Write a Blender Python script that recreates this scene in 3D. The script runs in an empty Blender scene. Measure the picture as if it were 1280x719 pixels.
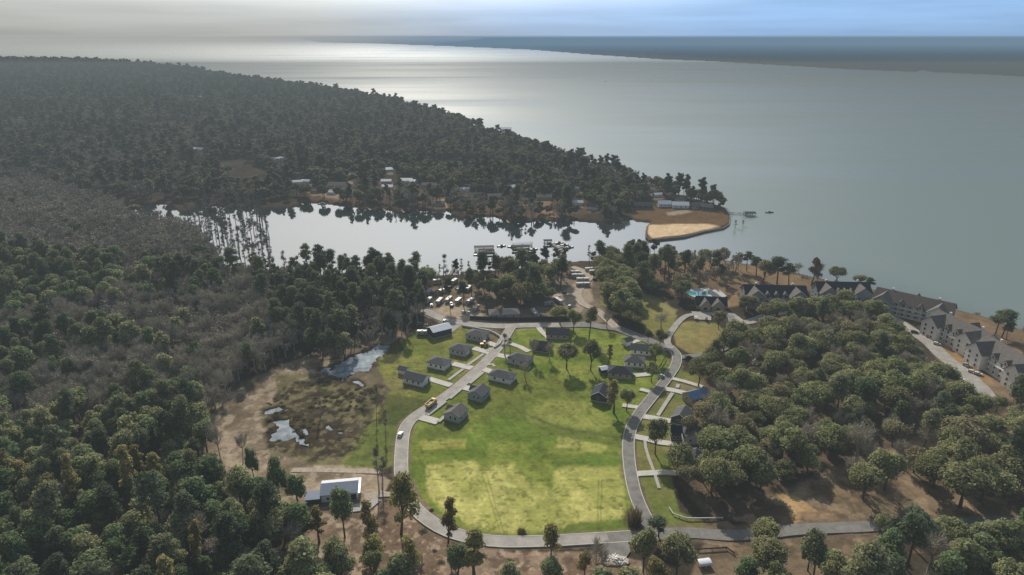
import bpy, math, random
import numpy as np
from mathutils import Vector
R = math.radians
rnd = random.Random(7)
# ------------------------------------------------------------------ camera model
CAMZ, PITCH, FPX, LAND = 180.0, R(20.15), 853.33, 1.5
cp, sp = math.cos(PITCH), math.sin(PITCH)
def G(px, py, z=LAND):
    """ground point seen at a photo coordinate (1280x719)"""
    dx, dy = (px - 640) / FPX, -(py - 359.5) / FPX
    d = (dx, dy * sp + cp, dy * cp - sp)
    t = (z - CAMZ) / d[2]
    return (d[0] * t, d[1] * t)
def P(x, y, z=LAND):
    zc = y * cp + (CAMZ - z) * sp
    yc = y * sp - (CAMZ - z) * cp
    return 640 + FPX * x / zc, 359.5 - FPX * yc / zc
def mpp(x, y, z=LAND):
    return (y * cp + (CAMZ - z) * sp) / FPX
scene = bpy.context.scene
col = scene.collection
# ------------------------------------------------------------------ noise
_tab = np.random.RandomState(3).rand(256, 256)
def vnoise(x, y, s=1.0, seed=0):
    x = np.asarray(x, float) / s + seed * 17.3; y = np.asarray(y, float) / s + seed * 9.1
    xi = np.floor(x).astype(int); yi = np.floor(y).astype(int)
    fx = x - xi; fy = y - yi
    fx = fx * fx * (3 - 2 * fx); fy = fy * fy * (3 - 2 * fy)
    a = _tab[xi % 256, yi % 256]; b = _tab[(xi + 1) % 256, yi % 256]
    c = _tab[xi % 256, (yi + 1) % 256]; d = _tab[(xi + 1) % 256, (yi + 1) % 256]
    return (a * (1 - fx) + b * fx) * (1 - fy) + (c * (1 - fx) + d * fx) * fy
def fbm(x, y, s, seed=0, o=4):
    v = 0; a = .5; t = 0
    for k in range(o):
        v = v + a * vnoise(x, y, s / 2 ** k, seed + k); t += a; a *= .55
    return v / t
def sdpoly(px, py, poly):
    """signed distance (positive inside) of arrays of points to a polygon"""
    P_ = np.array(poly, float); n = len(P_)
    inside = np.zeros(px.shape, bool); best = np.full(px.shape, 1e18)
    for i in range(n):
        x1, y1 = P_[i]; x2, y2 = P_[(i + 1) % n]
        ex, ey = x2 - x1, y2 - y1
        t = np.clip(((px - x1) * ex + (py - y1) * ey) / (ex * ex + ey * ey + 1e-12), 0, 1)
        best = np.minimum(best, (px - x1 - t * ex) ** 2 + (py - y1 - t * ey) ** 2)
        if y1 != y2:
            c = ((y1 > py) != (y2 > py)) & (px < ex * (py - y1) / ey + x1)
            inside ^= c
    return np.where(inside, 1, -1) * np.sqrt(best)
def sstep(a, b, v):
    t = np.clip((v - a) / (b - a), 0, 1); return t * t * (3 - 2 * t)
# ------------------------------------------------------------------ tags
def tag(o, label=None, cat=None, group=None, kind=None):
    if label: o['label'] = label
    if cat: o['category'] = cat
    if group: o['group'] = group
    if kind: o['kind'] = kind
    return o
def empty(name, loc, rz=0, label=None, cat=None, group=None):
    o = bpy.data.objects.new(name, None); col.objects.link(o)
    o.empty_display_size = .5
    o.location = loc; o.rotation_euler = (0, 0, rz)
    return tag(o, label, cat, group)
# ------------------------------------------------------------------ materials
def pmat(name, c, rough=.85, var=.2, scale=.6, spec=.3, metal=0, c2=None, bump=0, coord='pos'):
    m = bpy.data.materials.new(name); m.use_nodes = True
    nt = m.node_tree; N = nt.nodes; Lk = nt.links
    b = N['Principled BSDF']; b.inputs['Roughness'].default_value = rough
    b.inputs['Specular IOR Level'].default_value = spec; b.inputs['Metallic'].default_value = metal
    g = N.new('ShaderNodeNewGeometry')
    n = N.new('ShaderNodeTexNoise'); n.inputs['Scale'].default_value = scale; n.inputs['Detail'].default_value = 5
    n.inputs['Roughness'].default_value = .65
    Lk.new(g.outputs['Position'], n.inputs['Vector'])
    r = N.new('ShaderNodeValToRGB'); r.color_ramp.elements[0].position = .3; r.color_ramp.elements[1].position = .7
    if c2 is None: c2 = tuple(v * (1 + var) for v in c)
    r.color_ramp.elements[0].color = tuple(v * (1 - var) for v in c) + (1,)
    r.color_ramp.elements[1].color = tuple(c2) + (1,)
    Lk.new(n.outputs['Fac'], r.inputs['Fac']); Lk.new(r.outputs['Color'], b.inputs['Base Color'])
    if bump:
        bp = N.new('ShaderNodeBump'); bp.inputs['Strength'].default_value = bump; bp.inputs['Distance'].default_value = .3
        Lk.new(n.outputs['Fac'], bp.inputs['Height']); Lk.new(bp.outputs['Normal'], b.inputs['Normal'])
    return m
def leafmat(name, c, c2, trans=.3, c3=None):
    m = bpy.data.materials.new(name); m.use_nodes = True
    nt = m.node_tree; N = nt.nodes; Lk = nt.links; N.clear()
    out = N.new('ShaderNodeOutputMaterial')
    oi = N.new('ShaderNodeObjectInfo'); mx = N.new('ShaderNodeValToRGB'); e = mx.color_ramp.elements
    e[0].position = 0; e[0].color = tuple(v * .62 for v in c) + (1,); e[1].position = 1; e[1].color = tuple((v + .3 * g_) * 1.1 for v, g_ in zip(c2, (.12, .08, .03))) + (1,)
    if c3: e[1].color = tuple(c3) + (1,)
    q = e.new(.35); q.color = tuple(c) + (1,); q = e.new(.7); q.color = tuple(c2) + (1,)
    Lk.new(oi.outputs['Random'], mx.inputs[0])
    at = N.new('ShaderNodeAttribute'); at.attribute_name = 'tint'
    ml = N.new('ShaderNodeMix'); ml.data_type = 'RGBA'; ml.blend_type = 'MULTIPLY'; ml.inputs[0].default_value = 1
    Lk.new(mx.outputs[0], ml.inputs[6]); Lk.new(at.outputs['Color'], ml.inputs[7])
    d = N.new('ShaderNodeBsdfDiffuse'); t = N.new('ShaderNodeBsdfTranslucent'); s = N.new('ShaderNodeMixShader')
    s.inputs[0].default_value = trans
    Lk.new(ml.outputs[2], d.inputs['Color']); Lk.new(ml.outputs[2], t.inputs['Color'])
    Lk.new(d.outputs[0], s.inputs[1]); Lk.new(t.outputs[0], s.inputs[2]); Lk.new(s.outputs[0], out.inputs['Surface'])
    return m
M = {}
M['bark'] = pmat('bark', (.10, .08, .065), .95, .35, 2)
M['twig'] = pmat('grey_twigs', (.40, .36, .285), .95, .25, .05)
M['rust_twig'] = pmat('cypress_twigs', (.25, .215, .19), .95, .3, .05)
M['oak'] = leafmat('oak_leaves', (.37, .375, .185), (.285, .32, .15), .48, (.35, .30, .18))
M['broad'] = leafmat('mixed_green_leaves', (.225, .295, .145), (.33, .345, .18), .48)
M['pine'] = leafmat('pine_needles', (.155, .195, .115), (.22, .235, .13), .44)
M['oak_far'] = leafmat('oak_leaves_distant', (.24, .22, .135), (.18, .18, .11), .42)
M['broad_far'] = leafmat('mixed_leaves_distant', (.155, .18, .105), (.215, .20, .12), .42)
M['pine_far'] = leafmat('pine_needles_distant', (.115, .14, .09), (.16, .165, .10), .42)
M['autumn'] = leafmat('autumn_leaves', (.40, .34, .15), (.33, .31, .13), .5)
M['reed'] = leafmat('marsh_brush', (.24, .19, .12), (.21, .19, .10), .3)
M['rust'] = leafmat('rust_leaves', (.19, .10, .07), (.17, .11, .08), .3)
M['asphalt'] = pmat('asphalt', (.21, .20, .18), .9, .28, .3)
M['pale_asphalt'] = pmat('pale_road', (.37, .34, .30), .9, .24, .22, bump=.05)
M['concrete'] = pmat('concrete', (.56, .53, .47), .85, .12, .4)
M['walk'] = pmat('sidewalk', (.42, .40, .36), .85, .15, .6)
M['gravel'] = pmat('gravel', (.42, .35, .27), .95, .3, .5)
M['roof_grey'] = pmat('grey_shingle', (.105, .105, .11), .9, .25, 1.2)
M['roof_dark'] = pmat('dark_shingle', (.018, .025, .042), .85, .3, 1.2)
M['roof_brown'] = pmat('brown_shingle', (.125, .105, .09), .9, .25, .8)
M['roof_tan'] = pmat('tan_shingle', (.15, .135, .125), .9, .25, .8)
M['siding_grey'] = pmat('pale_siding', (.46, .47, .47), .7, .08, 1.5)
M['siding_blue'] = pmat('blue_grey_siding', (.31, .345, .385), .7, .1, 1.5)
M['siding_white'] = pmat('white_siding', (.80, .80, .79), .6, .06, 1.5)
M['siding_dark'] = pmat('dark_siding', (.06, .07, .085), .7, .15, 1.5)
M['siding_tan'] = pmat('tan_siding', (.45, .38, .29), .8, .12, 1.5)
M['white'] = pmat('white_paint', (.78, .77, .74), .45, .05, .8, .5)
M['metal_roof'] = pmat('white_metal_roof', (.70, .74, .79), .35, .05, .6, .6)
M['blue_roof'] = pmat('blue_grey_metal_roof', (.15, .20, .29), .5, .1, .4, .6)
M['tarp'] = pmat('blue_tarp', (.10, .19, .33), .5, .15, .8, .4)
M['glass'] = pmat('window_glass', (.02, .025, .032), .12, .2, .4, .6)
M['wood'] = pmat('weathered_wood', (.22, .18, .14), .85, .25, 1.5)
M['dark_wood'] = pmat('dark_wood', (.035, .035, .035), .85, .3, .8)
M['camper_white'] = pmat('camper_white', (.46, .45, .42), .5, .12, .7, .4)
M['camper_grey'] = pmat('camper_grey', (.36, .37, .38), .5, .12, .7, .4)
M['yellow'] = pmat('yellow_paint', (.58, .36, .05), .5, .1, 2, .4)
M['black'] = pmat('black_rubber', (.02, .02, .02), .8, .2, 2)
M['red'] = pmat('red_paint', (.35, .04, .03), .4, .1, 2, .5)
M['car_silver'] = pmat('silver_paint', (.42, .45, .48), .3, .05, 1, .6)
M['car_dark'] = pmat('dark_paint', (.025, .03, .035), .3, .1, 1, .6)
M['car_blue'] = pmat('blue_paint', (.10, .16, .26), .3, .1, 1, .6)
M['car_tan'] = pmat('tan_paint', (.40, .33, .25), .4, .1, 1, .5)
M['hedge'] = leafmat('hedge_leaves', (.03, .035, .03), (.03, .035, .03), .1)
M['stone'] = pmat('pale_stone', (.5, .47, .42), .9, .2, 2)
M['straw'] = pmat('straw_debris', (.45, .38, .30), .95, .35, 1.5)
# ------------------------------------------------------------------ mesh builder
class MB:
    def __init__(s): s.v = []; s.f = []; s.m = []; s.t = []
    def quad(s, a, b, c, d, m=0, t=1.0):
        n = len(s.v); s.v += [a, b, c, d]; s.t += [t] * 4; s.f.append((n, n + 1, n + 2, n + 3)); s.m.append(m)
    def tri(s, a, b, c, m=0, t=1.0):
        n = len(s.v); s.v += [a, b, c]; s.t += [t] * 3; s.f.append((n, n + 1, n + 2)); s.m.append(m)
    def poly(s, pts, faces, m=0, t=1.0):
        n = len(s.v); s.v += [tuple(p) for p in pts]; s.t += [t] * len(pts)
        for f in faces: s.f.append(tuple(n + i for i in f)); s.m.append(m)
    def box(s, x0, x1, y0, y1, z0, z1, m=0):
        s.poly([(x0, y0, z0), (x1, y0, z0), (x1, y1, z0), (x0, y1, z0), (x0, y0, z1), (x1, y0, z1), (x1, y1, z1), (x0, y1, z1)],
               [(3, 2, 1, 0), (4, 5, 6, 7), (0, 1, 5, 4), (1, 2, 6, 5), (2, 3, 7, 6), (3, 0, 4, 7)], m)
    def prism(s, prof, y0, y1, m=0):
        """profile in xz, extruded along y"""
        n = len(prof)
        pts = [(x, y0, z) for x, z in prof] + [(x, y1, z) for x, z in prof]
        s.poly(pts, [tuple(range(n)), tuple(range(2 * n - 1, n - 1, -1))] + [(i, n + i, n + (i + 1) % n, (i + 1) % n) for i in range(n)], m)
    def prismx(s, prof, x0, x1, m=0):
        n = len(prof)
        pts = [(x0, y, z) for y, z in prof] + [(x1, y, z) for y, z in prof]
        s.poly(pts, [tuple(range(n)), tuple(range(2 * n - 1, n - 1, -1))] + [(i, n + i, n + (i + 1) % n, (i + 1) % n) for i in range(n)], m)
    def tube(s, a, b, r0, r1, n=5, m=0, t=1.0, cap=True):
        a = Vector(a); b = Vector(b); d = (b - a)
        if d.length < 1e-6: return
        d.normalize(); u = d.orthogonal().normalized(); w = d.cross(u)
        pts = []
        for q, r in ((a, r0), (b, r1)):
            for k in range(n):
                an = 2 * math.pi * k / n; pts.append(q + (u * math.cos(an) + w * math.sin(an)) * r)
        fs = [(k, (k + 1) % n, n + (k + 1) % n, n + k) for k in range(n)]
        if cap: fs += [tuple(range(n - 1, -1, -1)), tuple(range(n, 2 * n))]
        s.poly(pts, fs, m, t)
    def mesh(s, name, mats):
        me = bpy.data.meshes.new(name); me.from_pydata([tuple(v) for v in s.v], [], s.f)
        for mm in (mats if isinstance(mats, (list, tuple)) else [mats]): me.materials.append(mm)
        if max(s.m, default=0) > 0: me.polygons.foreach_set('material_index', s.m)
        a = me.attributes.new('tint', 'FLOAT_COLOR', 'POINT')
        arr = np.ones((len(s.v), 4)); arr[:, :3] = np.array(s.t)[:, None]
        a.data.foreach_set('color', arr.ravel()); me.update(); return me
    def build(s, name, mats, parent=None, loc=None):
        o = bpy.data.objects.new(name, s.mesh(name, mats)); col.objects.link(o)
        if parent: o.parent = parent
        if loc: o.location = loc
        return o
_ico = None
def ico():
    global _ico
    if _ico is None:
        import bmesh
        b = bmesh.new(); bmesh.ops.create_icosphere(b, subdivisions=2, radius=1)
        _ico = ([tuple(v.co) for v in b.verts], [tuple(v.index for v in f.verts) for f in b.faces]); b.free()
    return _ico
# ------------------------------------------------------------------ layout (photo coordinates on the ground)
BACKSHORE = [(-400, 74), (-150, 76), (0, 77), (120, 80), (230, 86), (270, 93), (330, 101), (400, 109), (470, 120), (520, 133), (565, 145), (600, 160), (650, 177),
             (700, 193), (740, 205), (800, 224), (850, 243), (885, 252), (905, 259), (912, 268), (912, 279), (905, 284)]
NSHORE = [(880, 289), (855, 296), (812, 299.5), (807, 292), (808, 283), (815, 276), (790, 273), (760, 277), (722, 274), (690, 274), (670, 274), (640, 277), (617, 268),
          (582, 270), (560, 262), (540, 260), (512, 262), (455, 259), (420, 254), (380, 252), (365, 258), (330, 259), (300, 256), (250, 256), (225, 262), (207, 252),
          (155, 250), (147, 254)]
SSHORE = [(160, 265), (185, 272), (235, 279), (267, 306), (285, 338), (340, 342), (400, 343), (460, 341), (520, 343), (570, 342), (610, 337), (640, 336), (680, 332),
          (725, 325), (760, 325), (800, 318), (840, 315), (905, 325), (938, 330), (1004, 343), (1028, 348), (1090, 361), (1105, 365), (1186, 383), (1236, 398),
          (1280, 411), (1400, 452), (1700, 570)]
LAKE = BACKSHORE + NSHORE + SSHORE + [(2600, 560), (2600, 140), (1600, 112), (1280, 95), (1230, 92), (1168, 89.5), (1150, 86.5), (1145, 89), (1065, 86), (990, 81.5), (885, 75.5), (830, 73.5), (740, 67.5),
          (665, 61.5), (560, 57), (470, 54), (400, 52.5), (330, 40), (-100, 40), (-1200, 40), (-1200, 72)]
PONDS = [[(335.5, 529.7), (347, 526), (360, 525.5), (362, 533), (362, 539), (374, 545), (389, 552.6), (384, 554.6), (370, 550.5), (350.7, 549.5), (341, 547), (344, 537)],
         [(402.6, 462.4), (418, 456), (434.5, 452), (450, 441), (466, 434), (482, 432), (480, 437), (473, 446), (469, 454), (452, 463), (440, 462), (431, 473.4), (422, 472.3), (405, 467)],
         [(330, 512), (348, 507.5), (352, 511), (345, 514), (331, 517)],
         [(377, 536), (381, 535), (386, 543), (381, 543)], [(408, 533), (413, 531), (415, 536), (411, 538)], [(421, 540), (429, 539), (428, 541.5), (422, 542)],
         [(441, 476), (447, 476), (454, 480), (452, 482), (443, 479)], [(-10, 228), (5, 223), (18, 221.5), (18, 228), (8, 228.5)]]
GRASS = [(500, 592), (502, 560), (510, 528), (545, 500), (600, 455), (630, 420), (642, 409), (700, 409), (740, 409), (790, 420), (832, 436), (843, 462), (815, 500), (790, 528),
         (784, 545), (783, 590), (800, 635), (800, 655), (785, 664), (740, 667), (690, 670), (630, 671), (588, 667), (552, 651), (532, 636), (515, 615), (505, 604)]
LEFTGRASS = [(556, 402), (578, 406), (615, 415), (626, 428), (600, 455), (565, 487), (540, 505), (514, 521), (501, 548), (497, 580), (470, 592), (420, 589), (440, 560), (465, 530), (470, 500), (490, 490), (480, 470),
             (470, 450), (490, 430), (520, 415)]
R1 = [(640, 408), (632, 421), (624.6, 433), (600, 460), (570, 486), (542, 506), (519, 521), (508, 533), (503.5, 548), (501.5, 575), (502, 596), (505, 614), (513, 629), (528, 645), (550, 660), (572, 669), (600, 675), (629, 678), (684, 677), (740, 674), (790, 671)]
R2 = [(812, 658), (803, 640), (794, 618), (788, 590), (785.5, 565), (786, 549), (790, 533), (800, 516), (811, 502), (831, 477), (844, 458), (846, 446), (843, 440), (836, 433)]
FARH = [(422, 234, 'siding_tan', 'roof_tan', 20), (434, 236, 'siding_white', 'roof_grey', 12), (372, 230, 'siding_white', 'metal_roof', 11), (383, 229, 'siding_white', 'metal_roof', 10), (394, 241, 'siding_tan', 'roof_tan', 9), (414, 243, 'siding_white', 'metal_roof', 8),
        (442, 221, 'siding_white', 'metal_roof', 9), (483, 229, 'siding_tan', 'metal_roof', 11), (485, 236, 'siding_white', 'metal_roof', 12), (508, 228, 'siding_white', 'metal_roof', 14), (514, 229, 'siding_white', 'metal_roof', 12), (489, 214, 'siding_white', 'metal_roof', 14), (537, 234, 'siding_tan', 'roof_tan', 16),
        (581, 239, 'siding_white', 'metal_roof', 10), (590, 246, 'siding_white', 'roof_grey', 10), (618, 248, 'siding_tan', 'roof_tan', 15), (548, 257, 'siding_tan', 'roof_tan', 12), (640, 237, 'siding_tan', 'metal_roof', 16), (660, 253, 'siding_tan', 'roof_tan', 11), (680, 249, 'siding_tan', 'roof_tan', 15), (722, 256, 'siding_white', 'metal_roof', 10), (741, 261, 'siding_white', 'roof_grey', 11),
        (720, 238, 'siding_white', 'metal_roof', 8), (808, 225, 'siding_tan', 'roof_tan', 9), (816, 240, 'siding_tan', 'roof_tan', 14), (822, 246, 'siding_white', 'metal_roof', 9),
        (250, 190, 'siding_tan', 'metal_roof', 16), (181, 125, 'siding_white', 'metal_roof', 30), (246, 127, 'siding_white', 'metal_roof', 26), (592, 162, 'siding_white', 'metal_roof', 12), (615, 163, 'siding_white', 'metal_roof', 18), (632, 163, 'siding_white', 'metal_roof', 20), (33, 157, 'siding_tan', 'roof_tan', 20), (345, 201, 'siding_white', 'metal_roof', 11), (353, 200, 'siding_white', 'metal_roof', 9)]
FARSPOTS = [(p[0], p[1]) for p in FARH if p[1] > 200]
# ------------------------------------------------------------------ ground sheet
rows = np.concatenate([np.array([46.9, 47.2, 47.6, 48.1, 48.7]), np.arange(49.4, 110, 1.0), np.arange(110, 722, 1.2), 722 + np.cumsum(np.linspace(2, 60, 50))])
us = np.concatenate([np.linspace(-2.2, -.98, 70)[:-1], np.linspace(-.98, .98, 1150), np.linspace(.98, 2.2, 70)[1:]])
dep = PITCH + np.arctan((rows - 359.5) / FPX)
yd = (CAMZ - LAND) / np.tan(dep)
Yg, Ug = np.meshgrid(yd, us, indexing='ij'); Xg = Yg * Ug
jr = .35 * vnoise(Xg * 7.7, Yg * 5.3, 1.0, 5)
PXg, PYg = P(Xg, Yg)
mp = mpp(Xg, Yg)
def wob(amp_m, s, seed):
    """edge wobble in photo units from world noise"""
    return (fbm(Xg, Yg, s, seed, 3) - .5) * 2 * amp_m
lake_sd = sdpoly(PXg, PYg + np.where(PYg > 110, 1, 0) * wob(3, 18, 1) * .8, LAKE)
cols = np.zeros(Xg.shape + (3,)); cols[:] = (.062, .05, .036)
n1 = fbm(Xg, Yg, 60, 11); n2 = fbm(Xg, Yg, 14, 21); n3 = fbm(Xg, Yg, 4, 31)
cols *= (.6 + .8 * n2)[..., None]
def paint(poly, c, soft=2.0, edge=3.0, s=12, op=1.0, seed=0, c2=None, mask=None):
    poly = [(float(a), float(b)) for a, b in poly]
    x0 = min(p[0] for p in poly) - 25; x1 = max(p[0] for p in poly) + 25; y0 = min(p[1] for p in poly) - 15; y1 = max(p[1] for p in poly) + 15
    sel = (PXg > x0) & (PXg < x1) & (PYg > y0) & (PYg < y1)
    if not sel.any(): return
    X, Y, px, py = Xg[sel], Yg[sel], PXg[sel], PYg[sel]
    k = 1 / mp[sel]
    dx = (fbm(X, Y, s, seed + 41, 4) - .5) * 2 * edge; dy = (fbm(X, Y, s, seed + 51, 4) - .5) * 1.2 * edge
    d = sdpoly(px + dx, py + dy, poly)
    a = sstep(-soft, soft, d) * op
    if mask is not None: a = a * mask[sel]
    cc = np.array(c)[None, :] * np.ones((len(X), 1))
    if c2 is not None:
        t = sstep(.38, .62, fbm(X, Y, s * 1.3, seed + 61, 4))[:, None]
        cc = cc * (1 - t) + np.array(c2)[None, :] * t
    cols[sel] = cols[sel] * (1 - a[:, None]) + cc * a[:, None]
TAN, TAN2 = (.40, .30, .20), (.30, .215, .14)
# far shore and peninsula floors
paint([(-1200, 40), (2600, 40), (2600, 145), (1280, 96), (640, 62), (300, 52), (-1200, 52)], (.012, .035, .05), 1, 0, 400)  # blue of distance haze is mixed into the far land colour
paint([(380, 245), (420, 232), (500, 232), (560, 245), (640, 255), (700, 250), (760, 262), (700, 276), (600, 272), (500, 264), (400, 256)], (.13, .09, .055), 4, 6, 25, .8)
paint([(402, 246), (412, 228), (440, 226), (452, 236), (440, 246), (425, 250)], (.32, .25, .18), 2, 3, 20, .9)
paint([(538, 252), (556, 248), (560, 260), (545, 261)], (.42, .31, .2), 1, 1, 10)
paint([(672, 262), (684, 246), (690, 246), (688, 262), (700, 272), (672, 273)], (.30, .19, .12), 1, 2, 10, .9)
paint([(790, 255), (850, 262), (880, 258), (912, 262), (913, 282), (880, 290), (810, 300), (806, 283), (790, 272)], (.155, .095, .05), 2, 2, 15)
paint([(811, 281), (850, 280), (885, 280), (897, 282.5), (902, 284), (880, 287.5), (855, 294), (815, 298), (809.5, 292)], (.72, .53, .32), .8, .6, 8)
paint([(832, 266), (858, 262), (866, 265), (850, 268), (835, 269)], (.42, .33, .24), .8, 1, 8, .8)
for hx, hy in FARSPOTS: paint([(hx - 8, hy - .5), (hx - 2, hy - 3), (hx + 7, hy - 1), (hx + 8, hy + 3), (hx - 4, hy + 4)], (.34, .255, .17), 1.5, 3, 14, .8)
# swamp and bare woodland floor
paint([(-400, 205), (0, 212), (150, 250), (240, 280), (285, 340), (300, 480), (0, 520), (-400, 500)], (.105, .085, .07), 6, 8, 40, .9, c2=(.08, .075, .055))
paint([(330, 360), (372, 365), (362, 425), (340, 430)], (.2, .15, .11), 3, 8, 14, .8)
paint([(130, 330), (185, 330), (200, 345), (150, 345)], (.2, .17, .12), 3, 4, 14, .6)
# clearing left of the estate
paint([(232, 520), (262, 498), (300, 482), (345, 462), (395, 442), (440, 425), (500, 412), (520, 440), (500, 490), (480, 560), (470, 640), (430, 719), (400, 719), (385, 640), (330, 625), (290, 600), (262, 570)], (.27, .205, .14), 3, 9, 22, .95, c2=(.15, .12, .075))
paint([(270, 540), (330, 515), (330, 560), (315, 610), (290, 600)], (.40, .31, .22), 3, 5, 12, .8)
paint([(345, 470), (400, 468), (440, 478), (470, 480), (468, 520), (430, 580), (400, 583), (350, 565), (330, 555), (325, 510), (350, 500)], (.125, .115, .05), 3, 8, 16, .95, c2=(.19, .165, .085), seed=7)
paint([(375, 478), (445, 488), (450, 520), (380, 505)], (.20, .19, .085), 4, 8, 16, .7)
paint([(330, 522), (365, 515), (400, 522), (445, 525), (455, 540), (420, 565), (385, 574), (345, 556), (328, 545)], (.075, .058, .038), 2, 5, 9, .9, c2=(.11, .085, .05))
paint([(445, 480), (490, 490), (475, 530), (450, 560), (440, 560), (455, 520)], (.095, .085, .045), 3, 5, 10, .8)
paint([(385, 455), (440, 440), (480, 428), (485, 440), (470, 460), (440, 480), (400, 474)], (.10, .075, .05), 2, 4, 10, .7)
paint([(400, 452), (428, 448), (426, 456), (402, 462)], (.36, .28, .19), 1.5, 2, 8, .8)
paint(LEFTGRASS, (.175, .20, .045), 2, 4, 14, 1, c2=(.24, .235, .065))
paint([(440, 560), (475, 520), (500, 500), (512, 520), (500, 560), (480, 585), (430, 588)], (.12, .155, .04), 3, 4, 12, .8)
paint([(478, 492), (515, 496), (545, 503), (525, 512), (505, 530), (470, 530)], (.07, .085, .03), 2, 5, 9, .75)
paint([(478, 480), (505, 460), (530, 475), (505, 492)], (.25, .215, .09), 4, 3, 20, .7)
paint([(488, 432), (498, 423), (507, 438), (492, 455), (478, 452)], (.05, .042, .03), 2, 4, 9, .8)
paint([(360, 585), (410, 580), (470, 586), (490, 600), (470, 640), (380, 625)], (.42, .325, .23), 2, 4, 10, .9)
paint([(395, 590), (440, 590), (440, 600), (392, 603)], (.23, .17, .115), 2, 3, 9, .8)
# south of the loop road
paint([(380, 640), (470, 620), (505, 620), (530, 650), (570, 678), (640, 690), (740, 690), (800, 700), (830, 760), (800, 1000), (400, 1000)], (.33, .235, .165), 2, 6, 10, .95, c2=(.20, .135, .09))
paint([(510, 620), (525, 636), (550, 656), (590, 672), (620, 674), (590, 678), (550, 668), (520, 650)], (.16, .115, .075), 1.5, 2, 6, .9)
# main lawn
paint(GRASS, (.145, .205, .034), 2, 3, 14, 1, c2=(.215, .25, .05))
paint([(620, 455), (690, 470), (770, 530), (780, 560), (700, 545), (640, 520), (590, 530), (560, 548), (520, 545), (540, 520)], (.175, .19, .045), 4, 8, 30, .8, c2=(.13, .16, .036))
YG, YG2 = (.50, .47, .15), (.37, .37, .10)
paint([(532, 582), (556, 577), (593, 575), (601, 589), (621, 579), (646, 576), (643, 587), (670, 605), (688, 613), (693, 600), (690, 585), (710, 580), (754, 585), (776, 583), (782, 600), (780, 650), (709, 661), (637, 667), (615, 664), (582, 656), (574, 646), (556, 644), (545, 632), (533, 612)], YG, 3.2, 4.5, 7, .95, c2=YG2, seed=2)
paint([(524, 550), (583, 547.7), (582, 561.5), (527.8, 561.5)], (.31, .285, .07), 2.2, 2.2, 6, .85, c2=YG2)
paint([(698, 546.5), (759, 557), (761, 561.5), (751, 566), (694, 559)], YG, 2.2, 2.6, 6, .85, c2=YG2)
paint([(660, 512), (690, 498), (720, 498), (770, 525), (760, 536), (735, 540), (700, 531), (660, 524)], YG2, 5, 5, 14, .45)
paint([(690, 452), (730, 450), (760, 458), (740, 470), (700, 470)], (.30, .31, .075), 4, 4, 10, .5)
paint([(688, 595), (694, 570), (740, 566), (776, 575), (700, 583)], (.10, .155, .03), 3, 3, 12, .5)
paint([(709, 655), (782, 648), (790, 660), (700, 667)], (.14, .19, .035), 2, 2, 8, .9)
for a, b, w in (((645, 512), (700, 535), 1.6), ((700, 535), (778, 548), 1.8), ((602, 590), (625, 665), .7), ((608, 590), (630, 668), .6), ((748, 600), (747, 650), .6), ((752, 600), (751, 652), .6), ((624, 550), (645, 540), .9), ((640, 470), (655, 505), 1)):
    paint([(a[0], a[1] - w), (b[0], b[1] - w), (b[0], b[1] + w), (a[0], a[1] + w)] if abs(a[0] - b[0]) > abs(a[1] - b[1]) else [(a[0] - w, a[1]), (a[0] + w, a[1]), (b[0] + w, b[1]), (b[0] - w, b[1])], (.10, .115, .035), 1, 1, 6, .6)
for k in range(46):
    x, y = rnd.uniform(520, 780), rnd.uniform(520, 660); w = rnd.uniform(1, 9); h = rnd.uniform(.5, 1.5)
    paint([(x - w, y - h), (x + w, y - h * .3), (x + w, y + h), (x - w, y + h * .5)], rnd.choice([(.10, .12, .03), (.36, .35, .12), (.09, .08, .03), (.14, .2, .035)]), 1.2, 2, 4, .6, seed=k)
paint([(782, 640), (796, 625), (802, 655), (790, 662), (778, 655)], (.11, .085, .045), 1.5, 2, 5, .8)
paint([(505, 596), (519, 603), (525, 620), (545, 640), (570, 658), (560, 660), (525, 638), (508, 615)], (.22, .165, .11), 1.2, 2, 5, .9)
for k in range(9):   # earth around new houses
    x, y = [(568, 520), (598, 492), (627, 474), (650, 452), (520, 478), (549, 457), (576, 440), (597, 423), (650, 440)][k]
    paint([(x - 17, y), (x, y - 11), (x + 18, y), (x, y + 9)], (.17, .155, .065), 3, 3, 8, .5, seed=k)
# east side lots
paint([(795, 535), (830, 490), (850, 462), (880, 470), (878, 500), (862, 530), (845, 560), (840, 600), (850, 640), (905, 660), (880, 668), (822, 660), (808, 620), (795, 580)], (.155, .18, .045), 2, 3, 10, 1, c2=(.20, .19, .065))
paint([(840, 478), (870, 482), (868, 492), (845, 490)], (.24, .19, .11), 1.5, 2, 6, .7)
paint([(845, 405), (860, 402), (895, 404), (908, 415), (900, 440), (862, 442), (846, 432), (842, 418)], (.245, .235, .085), 1.5, 2, 10, 1, c2=(.27, .22, .085))
paint([(795, 370), (812, 368), (835, 378), (846, 396), (838, 420), (812, 420), (800, 400)], (.215, .205, .062), 2, 3, 12, 1, c2=(.25, .215, .08))
paint([(785, 350), (800, 350), (812, 372), (848, 388), (842, 393), (800, 372)], (.30, .27, .11), 1.5, 2, 9, .8)
# lakeside slope
paint([(800, 320), (840, 316), (905, 326), (938, 331), (1028, 349), (1105, 366), (1186, 384), (1290, 414), (1500, 480), (1500, 560), (1290, 470), (1240, 420), (1160, 400), (1080, 375), (1000, 362), (940, 362), (900, 372), (850, 372), (820, 350)], (.26, .175, .10), 2, 4, 18, 1, c2=(.19, .13, .078))
paint([(825, 345), (860, 345), (890, 362), (850, 362)], (.16, .12, .08), 3, 5, 12, .8)
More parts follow.
